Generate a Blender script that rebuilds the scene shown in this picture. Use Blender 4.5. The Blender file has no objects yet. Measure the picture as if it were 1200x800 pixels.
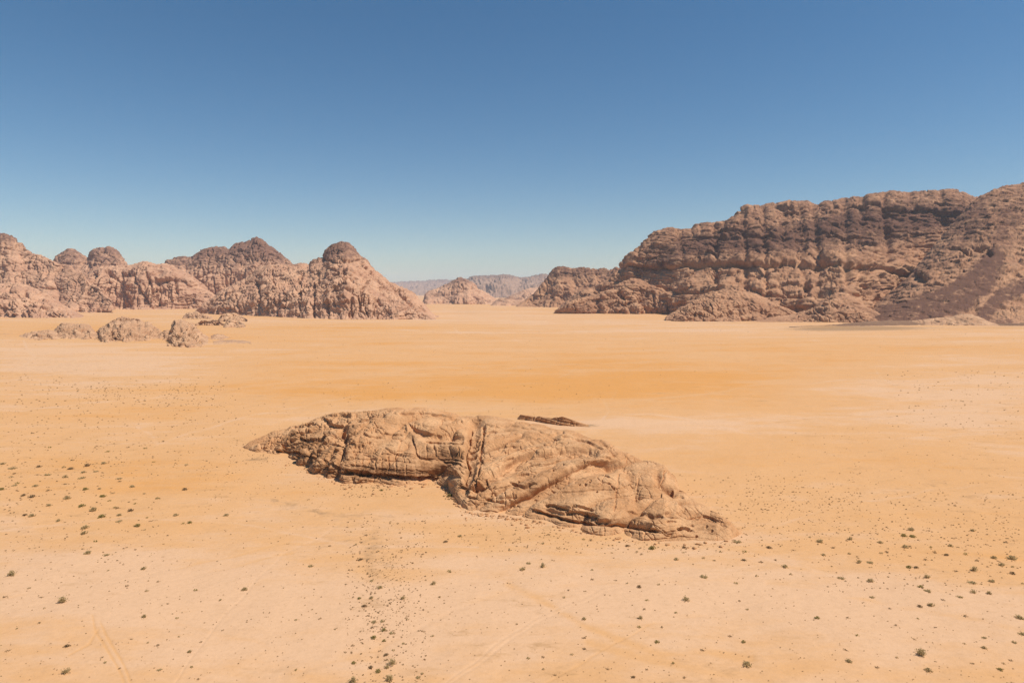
import bpy, math, random
import numpy as np

random.seed(7)
rng = np.random.default_rng(7)
C = bpy.context.scene.collection
scene = bpy.context.scene
R = math.radians

# ---------------------------------------------------------------- camera
H = 70.0            # height of the viewpoint above the plain, metres
F = 800.0           # focal length in photo pixels (photo is 1200 wide)
HZ = 342.0          # row of the true horizon in the photo
cam_d = bpy.data.cameras.new("camera")
cam = bpy.data.objects.new("camera", cam_d)
C.objects.link(cam)
cam.location = (0, 0, H)
cam.rotation_euler = (R(90), 0, 0)
cam_d.sensor_fit = 'HORIZONTAL'
cam_d.sensor_width = 36.0
cam_d.lens = 36.0 * F / 1200.0
cam_d.shift_y = -(400.0 - HZ) / 1200.0
cam_d.clip_start = 0.5
cam_d.clip_end = 200000.0
scene.camera = cam

# ---------------------------------------------------------------- sky, sun, exposure
SUN_DIR = np.array((0.52, -0.13, 0.84)); SUN_DIR /= np.linalg.norm(SUN_DIR)   # towards the sun
sun_el = math.asin(SUN_DIR[2])
sun_az = math.atan2(SUN_DIR[0], SUN_DIR[1])
w = bpy.data.worlds.new("World")
scene.world = w
w.use_nodes = True
nt = w.node_tree
nt.nodes.clear()
out = nt.nodes.new("ShaderNodeOutputWorld")
bg = nt.nodes.new("ShaderNodeBackground")
sky = nt.nodes.new("ShaderNodeTexSky")
sky.sky_type = 'NISHITA'
sky.sun_disc = False
sky.sun_elevation = sun_el
sky.sun_rotation = sun_az
sky.altitude = 900
sky.air_density = 1.0
sky.dust_density = 0.6
sky.ozone_density = 1.2
bg.inputs['Strength'].default_value = 0.080
hs = nt.nodes.new('ShaderNodeHueSaturation'); hs.inputs['Saturation'].default_value = 1.3; hs.inputs['Hue'].default_value = 0.495
nt.links.new(sky.outputs[0], hs.inputs['Color']); nt.links.new(hs.outputs[0], bg.inputs['Color'])
nt.links.new(bg.outputs[0], out.inputs['Surface'])

sl = bpy.data.lights.new("sun", 'SUN')
sl.energy = 4.3
sl.angle = R(0.53)
sl.color = (1.0, 0.94, 0.84)
so = bpy.data.objects.new("sun", sl)
C.objects.link(so)
from mathutils import Vector
so.rotation_euler = Vector(SUN_DIR).to_track_quat('Z', 'Y').to_euler()
so.location = (200, 0, 500)

scene.view_settings.view_transform = 'Standard'
scene.view_settings.look = 'None'
scene.view_settings.gamma = 1.0
scene.view_settings.use_curve_mapping = False
scene.view_settings.exposure = 0.24
scene.render.engine = 'CYCLES'
scene.cycles.max_bounces = 5
scene.cycles.volume_bounces = 1
scene.cycles.use_denoising = True
scene.cycles.denoiser = 'OPENIMAGEDENOISE'
scene.cycles.denoising_input_passes = 'RGB_ALBEDO_NORMAL'
scene.cycles.denoising_prefilter = 'FAST'

# ---------------------------------------------------------------- numpy noise
_p = np.random.default_rng(11).permutation(256).astype(np.int32)
_p = np.concatenate([_p, _p, _p])
_g = np.random.default_rng(12).normal(size=(256, 3)).astype(np.float32)
_g /= np.linalg.norm(_g, axis=1, keepdims=True)

def pn(x, y, z=0.0, seed=0):
    """Perlin noise, about -1..1"""
    x, y, z = np.broadcast_arrays(np.float64(x) + seed * 17.13, np.float64(y) + seed * 5.71, np.float64(z) + seed * 9.37)
    xi = np.floor(x).astype(np.int64); yi = np.floor(y).astype(np.int64); zi = np.floor(z).astype(np.int64)
    fx = (x - xi).astype(np.float32); fy = (y - yi).astype(np.float32); fz = (z - zi).astype(np.float32)
    xi &= 255; yi &= 255; zi &= 255
    u = fx * fx * fx * (fx * (fx * 6 - 15) + 10)
    v = fy * fy * fy * (fy * (fy * 6 - 15) + 10)
    s = fz * fz * fz * (fz * (fz * 6 - 15) + 10)
    res = 0
    for i in (0, 1):
        wx = u if i else 1 - u
        a = _p[xi + i]
        for j in (0, 1):
            wy = v if j else 1 - v
            b = _p[a + yi + j]
            for k in (0, 1):
                wz = s if k else 1 - s
                g = _g[_p[b + zi + k]]
                res = res + wx * wy * wz * (g[..., 0] * (fx - i) + g[..., 1] * (fy - j) + g[..., 2] * (fz - k))
    return res * 1.7

def fbm(x, y, z=0.0, o=4, seed=0, gain=0.5):
    a = 1.0; f = 1.0; r = 0; t = 0
    for i in range(o):
        r = r + a * pn(np.multiply(x, f), np.multiply(y, f), np.multiply(z, f), seed + i * 3)
        t += a; a *= gain; f *= 2.03
    return r / t * 1.3

def billow(x, y, z=0.0, o=3, seed=0, gain=0.45):
    """round lobes parted by sharp creases, 0 in the creases"""
    a = 1.0; f = 1.0; r = 0; t = 0
    for i in range(o):
        r = r + a * np.sqrt(np.abs(pn(np.multiply(x, f), np.multiply(y, f), np.multiply(z, f), seed + i * 3)) + 1e-6)
        t += a; a *= gain; f *= 2.1
    return r / t

def hash1(i, seed=0):
    v = np.sin(i * 12.9898 + seed * 78.233) * 43758.5453
    return v - np.floor(v)

def layers(z, lam, seed=0, p=9.0):
    """beds of sandstone: rounded courses with a notch between them, 0..1"""
    zz = z / lam + 0.9 * pn(z / (3.3 * lam), seed * 0.7, 0, seed)
    i = np.floor(zz); t = zz - i
    amp = 0.25 + 0.75 * hash1(i, seed)
    return amp * (1 - np.abs(2 * t - 1) ** p) * (0.75 + 0.25 * t) + 0.9 * (hash1(i, seed + 5) - 0.5)

def blocks(x, y, z, seed=0, tilt=1.0):
    """broken rock: each cell of a random cell pattern is shifted and tilted as one block; returns (offset, gap width)"""
    x = x + seed * 3.7; y = y + seed * 1.9; z = z + seed * 5.3
    xi = np.floor(x).astype(np.int64); yi = np.floor(y).astype(np.int64); zi = np.floor(z).astype(np.int64)
    f1 = np.full(x.shape, 9.0, np.float32); f2 = f1.copy(); off = np.zeros(x.shape, np.float32)
    for i in (-1, 0, 1):
        for j in (-1, 0, 1):
            for k in (-1, 0, 1):
                h = _p[_p[_p[(xi + i) & 255] + ((yi + j) & 255)] + ((zi + k) & 255)]
                g = _g[h]; g2 = _g[(h * 7 + 31) & 255]
                dx = x - (xi + i + 0.5 + 0.45 * g[..., 0]); dy = y - (yi + j + 0.5 + 0.45 * g[..., 1]); dz = z - (zi + k + 0.5 + 0.45 * g[..., 2])
                d = np.sqrt(dx * dx + dy * dy + dz * dz).astype(np.float32)
                c = d < f1
                f2 = np.where(c, f1, np.minimum(f2, d))
                off = np.where(c, g2[..., 0] * 0.55 + tilt * (g2[..., 1] * dx + g2[..., 2] * dy + g[..., 2] * dz), off)
                f1 = np.where(c, d, f1)
    return off, f2 - f1

def sstep(a, b, x):
    t = np.clip((x - a) / (b - a), 0, 1)
    return t * t * (3 - 2 * t)

def blur2(a, k):
    for ax in (0, 1):
        pad = [(0, 0)] * a.ndim; pad[ax] = (k + 1, k)
        c = np.cumsum(np.pad(a, pad, mode='edge'), axis=ax)
        n_ = a.shape[ax]
        a = (np.take(c, np.arange(2 * k + 1, 2 * k + 1 + n_), ax) - np.take(c, np.arange(0, n_), ax)) / (2 * k + 1)
    return a

def steady(P, k, flat):
    """outward directions of the smoothed body"""
    n = normals(blur2(P, k))
    sgn = np.sign((n * np.array([0, -0.6, 0.8])).sum(-1, keepdims=True)); n = n * np.where(sgn == 0, 1, sgn)
    n = blur2(n, k); n[..., 2] *= (1 - flat)
    return n / (np.linalg.norm(n, axis=2, keepdims=True) + 1e-9)

def normals(P):
    du = np.gradient(P, axis=0); dv = np.gradient(P, axis=1)
    n = np.cross(du, dv)
    n /= np.linalg.norm(n, axis=2, keepdims=True) + 1e-9
    return n

# ---------------------------------------------------------------- mesh helpers
def mesh_np(name, V, Q, mat, attrs=None, smooth=True):
    me = bpy.data.meshes.new(name)
    V = np.ascontiguousarray(V, dtype=np.float32).reshape(-1, 3)
    Q = np.ascontiguousarray(Q, dtype=np.int32)
    n, k = Q.shape
    me.vertices.add(len(V)); me.vertices.foreach_set("co", V.ravel())
    me.loops.add(n * k); me.loops.foreach_set("vertex_index", Q.ravel())
    me.polygons.add(n)
    me.polygons.foreach_set("loop_start", np.arange(0, n * k, k, dtype=np.int32))
    try:
        me.polygons.foreach_set("loop_total", np.full(n, k, dtype=np.int32))
    except Exception:
        pass
    me.update(calc_edges=True)
    me.polygons.foreach_set("use_smooth", np.full(n, smooth, dtype=bool))
    for an, av in (attrs or {}).items():
        at = me.attributes.new(an, 'FLOAT', 'POINT')
        at.data.foreach_set("value", np.ascontiguousarray(av, dtype=np.float32).ravel())
    me.materials.append(mat)
    o = bpy.data.objects.new(name, me)
    C.objects.link(o)
    return o

def grid_faces(nu, nv, flip=False):
    i = np.arange(nu * nv).reshape(nu, nv)
    a, b, c, d = i[:-1, :-1], i[1:, :-1], i[1:, 1:], i[:-1, 1:]
    q = np.stack([a, b, c, d] if not flip else [a, d, c, b], axis=-1)
    return q.reshape(-1, 4)

def grid_obj(name, P, mat, attrs=None):
    return mesh_np(name, P, grid_faces(P.shape[0], P.shape[1]), mat, attrs)

def tag(o, label, cat, kind=None, group=None):
    o['label'] = label
    o['category'] = cat
    if kind: o['kind'] = kind
    if group: o['group'] = group
    return o

# ---------------------------------------------------------------- materials
def new_mat(name):
    m = bpy.data.materials.new(name); m.use_nodes = True
    n = m.node_tree.nodes; l = m.node_tree.links
    b = n['Principled BSDF']
    b.inputs['Specular IOR Level'].default_value = 0.15
    return m, n, l, b

def node(n, t, **kw):
    x = n.new(t)
    for k, v in kw.items(): setattr(x, k, v)
    return x

def mixc(n, l, fac, a, b, mode='MIX'):
    x = n.new('ShaderNodeMix'); x.data_type = 'RGBA'; x.blend_type = mode
    for sock, v in ((x.inputs[0], fac), (x.inputs[6], a), (x.inputs[7], b)):
        if hasattr(v, 'links'): l.new(v, sock)
        elif isinstance(v, tuple): sock.default_value = (*v, 1)
        else: sock.default_value = v
    return x.outputs[2]

def ramp(n, l, src, p0, p1, c0=0.0, c1=1.0):
    x = n.new('ShaderNodeMapRange'); x.clamp = True; x.interpolation_type = 'SMOOTHSTEP'
    x.inputs[1].default_value = p0; x.inputs[2].default_value = p1
    x.inputs[3].default_value = c0; x.inputs[4].default_value = c1
    l.new(src, x.inputs[0])
    return x.outputs[0]

def noise(n, l, vec, scale, detail=4, rough=0.55):
    x = n.new('ShaderNodeTexNoise'); x.inputs['Scale'].default_value = scale
    x.inputs['Detail'].default_value = detail; x.inputs['Roughness'].default_value = rough
    l.new(vec, x.inputs['Vector'])
    return x.outputs['Fac']

def mapping(n, l, vec, scale):
    x = n.new('ShaderNodeMapping'); x.inputs['Scale'].default_value = scale
    l.new(vec, x.inputs['Vector'])
    return x.outputs[0]

def rock_mat(name, light, mid, dark, u, bump=1.0):
    """sandstone: pale and ruddy beds, brown desert varnish where the attribute says; u = size of the finest visible grain, metres"""
    m, n, l, b = new_mat(name)
    geo = n.new('ShaderNodeNewGeometry'); pos = geo.outputs['Position']
    at = node(n, 'ShaderNodeAttribute', attribute_name='varnish')
    n1 = noise(n, l, pos, 0.03 / u, 5, 0.6)
    n2 = noise(n, l, mapping(n, l, pos, (1, 1, 6)), 0.035 / u, 4, 0.6)     # flat-lying beds
    n3 = noise(n, l, mapping(n, l, pos, (1, 1, 0.16)), 0.16 / u, 4, 0.6)   # streaks that run down the faces
    n4 = noise(n, l, pos, 0.45 / u, 3, 0.65)
    c = mixc(n, l, ramp(n, l, n1, 0.36, 0.64), light, mid)
    c = mixc(n, l, ramp(n, l, n2, 0.52, 0.72, 0, 0.40), c, tuple(0.5 * (x + y) for x, y in zip(mid, dark)))
    v = n.new('ShaderNodeMath'); v.operation = 'MULTIPLY_ADD'
    l.new(n3, v.inputs[0]); v.inputs[1].default_value = 1.3; l.new(at.outputs['Fac'], v.inputs[2])
    v2 = n.new('ShaderNodeMath'); v2.operation = 'MULTIPLY_ADD'
    l.new(n4, v2.inputs[0]); v2.inputs[1].default_value = 0.8; l.new(v.outputs[0], v2.inputs[2])
    c = mixc(n, l, ramp(n, l, v2.outputs[0], 1.12, 1.75, 0, 0.95), c, dark)
    c = mixc(n, l, ramp(n, l, n4, 0.32, 0.60, 0.20, 0.0), c, (0.10, 0.055, 0.035))
    n5 = noise(n, l, mapping(n, l, pos, (1, 1, 2.0)), 1.1 / u, 2, 0.7)
    c = mixc(n, l, ramp(n, l, n5, 0.40, 0.66, 0.10, 0.0), c, (0.10, 0.055, 0.035))
    l.new(c, b.inputs['Base Color'])
    b.inputs['Roughness'].default_value = 0.95
    bp = n.new('ShaderNodeBump'); bp.inputs['Strength'].default_value = 0.55
    bp.inputs['Distance'].default_value = 1.0 * u * bump
    hh = n.new('ShaderNodeMath'); hh.operation = 'ADD'
    nb = noise(n, l, mapping(n, l, pos, (1, 1, 2.2)), 0.28 / u, 4, 0.7)
    l.new(nb, hh.inputs[0]); l.new(n4, hh.inputs[1])
    l.new(hh.outputs[0], bp.inputs['Height']); l.new(bp.outputs[0], b.inputs['Normal'])
    return m

M_right = rock_mat('brown_sandstone', (0.52, 0.282, 0.155), (0.40, 0.203, 0.112), (0.13, 0.059, 0.038), 2.4)
M_left = rock_mat('pink_sandstone', (0.60, 0.348, 0.212), (0.48, 0.26, 0.16), (0.19, 0.096, 0.067), 2.2)
M_near = rock_mat('tan_sandstone', (0.64, 0.36, 0.178), (0.53, 0.27, 0.122), (0.23, 0.10, 0.04), 0.28)
M_far = rock_mat('far_sandstone', (0.40, 0.25, 0.17), (0.33, 0.20, 0.14), (0.16, 0.10, 0.08), 8.0)
M_scree = rock_mat('dark_scree', (0.26, 0.148, 0.088), (0.20, 0.108, 0.064), (0.12, 0.062, 0.038), 2.4, 0.6)
M_crag = rock_mat('pale_sandstone', (0.60, 0.36, 0.208), (0.49, 0.275, 0.155), (0.20, 0.105, 0.065), 0.8)

# ---------------------------------------------------------------- ground
def depth_of(py):
    return F * H / (py - HZ)

def px_x(px, Y):
    return (px - 600.0) / F * Y

BLOBS = [  # x, y, half-width, half-height, tint  (photo rows and columns; + orange, - pale)
    (600, 425, 520, 34, 0.16), (1000, 560, 300, 50, 0.10), (480, 462, 260, 16, 0.48), (620, 440, 330, 22, 0.35), (760, 455, 160, 20, 0.40), (380, 430, 160, 16, 0.15),
    (850, 430, 200, 14, 0.25), (120, 432, 170, 22, -0.40), (40, 410, 120, 10, -0.2), (180, 392, 150, 6, 0.35),
    (90, 385, 120, 5, 0.5), (420, 384, 120, 6, 0.45), (300, 405, 250, 8, 0.15),
    (1130, 470, 120, 30, -0.45), (1000, 455, 60, 10, -0.2), (700, 492, 60, 8, -0.4), (800, 498, 150, 10, -0.35),
    (1000, 520, 150, 14, 0.35), (1150, 545, 120, 12, 0.2), (1050, 575, 120, 18, 0.05),
    (120, 575, 150, 45, 0.45), (260, 545, 90, 30, 0.25), (60, 520, 100, 20, 0.15), (150, 490, 160, 16, 0.3),
    (1120, 650, 130, 26, 0.40), (960, 640, 130, 10, 0.15), (1150, 600, 60, 12, 0.1),
    (330, 575, 60, 10, 0.25), (560, 615, 60, 10, 0.25), (470, 600, 60, 20, 0.1), (360, 640, 90, 30, 0.05),
    (150, 680, 220, 50, -0.30), (700, 700, 300, 60, -0.28), (1000, 720, 250, 50, -0.25), (300, 760, 260, 40, -0.2),
    (520, 780, 200, 30, 0.05), (1150, 790, 120, 20, 0.15), (450, 545, 40, 12, -0.1), (320, 560, 60, 14, -0.3),
    (560, 372, 120, 8, -0.25), (800, 385, 160, 6, -0.2), (1060, 392, 160, 6, 0.0), (1010, 408, 220, 5, 0.15),
]
TRACKS = [  # polyline, half-width in px, tint
    ([(596, 684), (640, 706), (690, 735), (735, 752), (775, 765), (830, 762), (880, 768)], 4.5, 0.35),
    ([(690, 752), (760, 772), (830, 785), (900, 795)], 5.0, 0.30),
    ([(900, 680), (950, 686), (1010, 698), (1080, 712), (1140, 722), (1200, 736)], 3.5, 0.30),
    ([(108, 722), (112, 740), (128, 765), (142, 790), (146, 802)], 1.4, 0.35),
    ([(118, 730), (126, 748), (140, 770), (150, 790), (154, 802)], 1.4, 0.35),
    ([(112, 740), (104, 756), (84, 770)], 1.2, 0.22),
    ([(140, 712), (200, 728), (260, 742), (310, 752)], 2.5, 0.22),
    ([(28, 398), (32, 410), (42, 418), (34, 426), (26, 432)], 1.0, -0.55),
    ([(206, 412), (214, 400), (240, 392)], 0.9, -0.4),
    ([(160, 500), (178, 508), (184, 520)], 1.4, -0.3),
    ([(530, 384), (536, 392), (545, 396)], 0.8, -0.4),
    ([(708, 470), (714, 482), (706, 492)], 1.4, -0.4), ([(700, 468), (722, 470), (730, 460)], 1.0, -0.3),
    ([(655, 440), (664, 436), (672, 428)], 0.8, -0.35), ([(1026, 432), (1034, 442), (1048, 452)], 1.0, -0.35),
    ([(600, 690), (520, 720), (440, 760), (330, 790)], 2.5, 0.10),
    ([(870, 640), (960, 632), (1050, 640), (1200, 652)], 3.0, 0.22),
    ([(440, 610), (428, 650), (432, 690), (445, 740), (440, 800)], 8.0, 0.12),
    ([(700, 408), (850, 404), (1000, 398), (1200, 396)], 1.6, 0.35),
    ([(600, 418), (800, 412), (1000, 404), (1200, 408)], 1.6, 0.3),
    ([(0, 438), (120, 434), (260, 424), (420, 404), (600, 396)], 1.6, 0.3),
    ([(0, 700), (90, 690), (200, 668), (330, 640), (420, 628)], 1.2, 0.22), ([(0, 712), (110, 700), (220, 676), (340, 650)], 1.2, 0.18), ([(520, 800), (600, 740), (700, 690), (800, 668), (900, 660)], 1.3, -0.14),
    ([(528, 800), (608, 742), (706, 693), (805, 671)], 1.3, -0.12), ([(1200, 700), (1080, 690), (960, 668), (880, 648)], 1.3, -0.25), ([(640, 800), (760, 730), (900, 700), (1060, 700), (1200, 716)], 1.2, 0.16),
    ([(0, 620), (140, 606), (280, 612), (420, 640), (560, 640)], 1.4, -0.28), ([(200, 800), (250, 730), (330, 650), (400, 612)], 1.2, -0.08), ([(880, 620), (980, 590), (1100, 572), (1200, 566)], 1.2, -0.25),
    ([(700, 480), (860, 500), (1000, 540), (1200, 560)], 1.1, -0.25), ([(0, 480), (150, 470), (330, 448), (560, 430), (760, 424)], 1.0, -0.28), ([(180, 520), (300, 486), (420, 462)], 1.0, -0.3), ([(760, 470), (900, 450), (1040, 440), (1200, 446)], 0.9, -0.3),
    ([(300, 392), (420, 384), (560, 390), (640, 404)], 1.2, -0.25),
]
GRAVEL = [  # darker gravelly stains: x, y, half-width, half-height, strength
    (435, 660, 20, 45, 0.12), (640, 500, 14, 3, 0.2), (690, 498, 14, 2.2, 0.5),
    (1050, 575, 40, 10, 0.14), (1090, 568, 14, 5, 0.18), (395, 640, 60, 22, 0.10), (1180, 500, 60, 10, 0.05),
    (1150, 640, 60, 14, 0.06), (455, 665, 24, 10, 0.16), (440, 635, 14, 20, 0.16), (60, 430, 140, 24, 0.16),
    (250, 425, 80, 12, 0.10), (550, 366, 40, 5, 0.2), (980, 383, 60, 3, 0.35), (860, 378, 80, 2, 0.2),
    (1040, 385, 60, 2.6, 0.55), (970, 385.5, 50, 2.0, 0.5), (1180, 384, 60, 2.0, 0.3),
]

def seg_dist(px, py, a, b):
    dx, dy = b[0] - a[0], b[1] - a[1]
    L2 = dx * dx + dy * dy + 1e-9
    t = np.clip(((px - a[0]) * dx + (py - a[1]) * dy) / L2, 0, 1)
    ex, ey = px - a[0] - t * dx, py - a[1] - t * dy
    return np.sqrt(ex * ex + ey * ey), (dx * (py - a[1]) - dy * (px - a[0])) / math.sqrt(L2)

def poly_dist(px, py, pts):
    d = None; s = None
    for a, b in zip(pts[:-1], pts[1:]):
        dd, ss = seg_dist(px, py, a, b)
        if d is None: d, s = dd, ss
        else:
            k = dd < d
            d = np.where(k, dd, d); s = np.where(k, ss, s)
    return d, s

def ground_z(X, Y):
    near = np.exp(-Y / 900.0)
    z = 0.9 * fbm(X / 60, Y / 60, 0, 3, 31) * near + 0.16 * fbm(X / 9, Y / 9, 0, 3, 33) * near
    z = z + 1.6 * fbm(X / 420, Y / 420, 0, 2, 35) * sstep(250, 900, Y)
    return z - 0.2

def build_ground():
    pxs = np.concatenate([np.linspace(-1400, -60, 110, endpoint=False), np.linspace(-60, 1260, 900, endpoint=False), np.linspace(1260, 2600, 110)])
    pys = np.concatenate([np.array([3000, 2200, 1700, 1400, 1200, 1080, 1000, 940, 880]), np.linspace(840, 500, 300, endpoint=False),
                          np.linspace(500, 380, 180, endpoint=False), np.linspace(380, 352, 60, endpoint=False), np.array([352, 350.5, 349, 347.6, 346.4, 345.4, 344.6, 344.1])])
    PX, PY = np.meshgrid(pxs, pys, indexing='ij')
    Y = depth_of(PY); X = px_x(PX, Y)
    Z = ground_z(X, Y)
    wx = PX + 22 * fbm(X / 40, Y / 40, 0, 3, 41) * (40 / np.maximum(40, Y * 0.15)); wy = PY + 7 * fbm(X / 40, Y / 60, 0, 3, 43) * (PY - HZ) / 200
    t = np.zeros_like(X)
    for (bx, by, hw, hh, s) in BLOBS:
        t += s * np.exp(-((wx - bx) / hw) ** 2 - ((wy - by) / hh) ** 2)
    for pts, hw, s in TRACKS:
        x0 = min(p[0] for p in pts) - 40; x1 = max(p[0] for p in pts) + 40; y0 = min(p[1] for p in pts) - 40; y1 = max(p[1] for p in pts) + 40
        k = (PX > x0) & (PX < x1) & (PY > y0) & (PY < y1)
        d, _ = poly_dist(PX[k] + 1.2 * fbm(X[k] / 9, Y[k] / 9, 0, 2, 44) + 9 * fbm(PX[k] / 90, PY[k] / 60, 0, 2, 49) * (hw < 1.35), PY[k] + 5 * fbm(PX[k] / 80, PY[k] / 60, 3.3, 2, 50) * (hw < 1.35), pts)
        brk = 0.65 + 0.5 * fbm(X[k] / 15, Y[k] / 15, 0, 2, 45)
        t[k] += s * brk * np.exp(-(d / hw) ** 2)
        Z[k] -= 0.10 * np.exp(-(d / hw) ** 2) * np.exp(-Y[k] / 400)
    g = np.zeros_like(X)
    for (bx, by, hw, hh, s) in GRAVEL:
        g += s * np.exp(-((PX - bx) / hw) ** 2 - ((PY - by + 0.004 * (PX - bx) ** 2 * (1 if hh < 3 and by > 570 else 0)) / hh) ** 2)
    for pts, hw, s in [([(320, 585), (345, 592), (372, 599), (398, 603), (424, 603)], 3.4, 0.42), ([(288, 538), (300, 538.5), (312, 538)], 2.0, 0.6), ([(396, 604), (440, 606), (480, 602)], 3.0, 0.22), ([(335, 596), (360, 604), (400, 610)], 3.0, 0.2)]:  # darker streaks in the sand, and a darker lens off the hump's left tip
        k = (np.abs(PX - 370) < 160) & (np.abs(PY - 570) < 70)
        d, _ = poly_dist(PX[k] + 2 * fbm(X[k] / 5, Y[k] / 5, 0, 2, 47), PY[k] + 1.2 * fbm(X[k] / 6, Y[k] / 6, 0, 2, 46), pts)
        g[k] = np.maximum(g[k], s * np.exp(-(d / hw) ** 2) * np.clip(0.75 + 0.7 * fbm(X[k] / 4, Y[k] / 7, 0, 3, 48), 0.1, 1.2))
    m, n, l, b = new_mat('desert_sand')
    geo = n.new('ShaderNodeNewGeometry'); pos = geo.outputs['Position']
    at = node(n, 'ShaderNodeAttribute', attribute_name='tint').outputs['Fac']
    ag = node(n, 'ShaderNodeAttribute', attribute_name='darkened').outputs['Fac']
    a1 = noise(n, l, mapping(n, l, pos, (0.35, 1.0, 1)), 0.02, 6, 0.62)       # broad wind-laid streaks
    a2 = noise(n, l, mapping(n, l, pos, (0.4, 1.0, 1)), 0.11, 6, 0.65)
    a3 = noise(n, l, pos, 0.9, 4, 0.6)
    a4 = noise(n, l, mapping(n, l, pos, (0.2, 1.0, 1)), 0.0035, 5, 0.6)
    def madd(a, k, c):
        x = n.new('ShaderNodeMath'); x.operation = 'MULTIPLY_ADD'
        l.new(a, x.inputs[0]); x.inputs[1].default_value = k
        if hasattr(c, 'links'): l.new(c, x.inputs[2])
        else: x.inputs[2].default_value = c
        return x.outputs[0]
    f = madd(a1, 1.25, madd(a2, 0.8, madd(a4, 1.0, madd(at, 0.75, -1.22))))
    pale, tan, orange = (0.627, 0.386, 0.226), (0.606, 0.335, 0.154), (0.595, 0.283, 0.088)
    c = mixc(n, l, ramp(n, l, f, 0.02, 0.42), pale, tan)
    c = mixc(n, l, ramp(n, l, f, 0.40, 1.00), c, orange)
    c = mixc(n, l, ramp(n, l, a3, 0.42, 0.75, 0.0, 0.22), c, (0.42, 0.24, 0.12))
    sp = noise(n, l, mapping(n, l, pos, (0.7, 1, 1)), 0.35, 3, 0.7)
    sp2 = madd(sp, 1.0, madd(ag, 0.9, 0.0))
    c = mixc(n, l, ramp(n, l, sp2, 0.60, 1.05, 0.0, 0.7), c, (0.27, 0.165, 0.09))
    fl = noise(n, l, mapping(n, l, pos, (0.45, 1, 1)), 0.16, 5, 0.72)          # flecks of coarser, darker sand, thick in places
    fl2 = noise(n, l, mapping(n, l, pos, (0.6, 1, 1)), 0.012, 3, 0.55)
    flm = n.new('ShaderNodeMath'); flm.operation = 'MULTIPLY'
    l.new(ramp(n, l, fl, 0.55, 0.72), flm.inputs[0]); l.new(ramp(n, l, fl2, 0.40, 0.62, 0.12, 0.75), flm.inputs[1])
    c = mixc(n, l, flm.outputs[0], c, (0.40, 0.225, 0.105))
    l.new(c, b.inputs['Base Color'])
    b.inputs['Roughness'].default_value = 1.0
    b.inputs['Specular IOR Level'].default_value = 0.05
    bp = n.new('ShaderNodeBump'); bp.inputs['Strength'].default_value = 0.35; bp.inputs['Distance'].default_value = 0.5
    l.new(noise(n, l, mapping(n, l, pos, (0.6, 1, 1)), 0.5, 5, 0.65), bp.inputs['Height']); l.new(bp.outputs[0], b.inputs['Normal'])
    o = grid_obj('ground', np.stack([X, Y, Z], -1), m, {'tint': t, 'darkened': g})
    tag(o, 'flat orange and pale pink desert sand of the valley floor', 'sand', 'structure')

build_ground()

# ---------------------------------------------------------------- mountains
def smooth1(a, k):
    if k < 2: return a
    ker = np.hanning(k + 2)[1:-1]; ker /= ker.sum()
    return np.convolve(np.pad(a, k, mode='edge'), ker, mode='same')[k:-k]

PROF_CLIFF = [(0, 0), (0.10, 0.05), (0.20, 0.28), (0.30, 0.50), (0.45, 0.64), (0.62, 0.82), (0.85, 0.95), (1, 1)]
PROF_DOME = [(0, 0), (0.06, 0.12), (0.18, 0.36), (0.36, 0.60), (0.60, 0.82), (0.82, 0.95), (1, 1)]
PROF_SLOPE = [(0, 0), (0.15, 0.08), (0.35, 0.27), (0.55, 0.50), (0.75, 0.74), (0.92, 0.93), (1, 1)]

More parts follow.
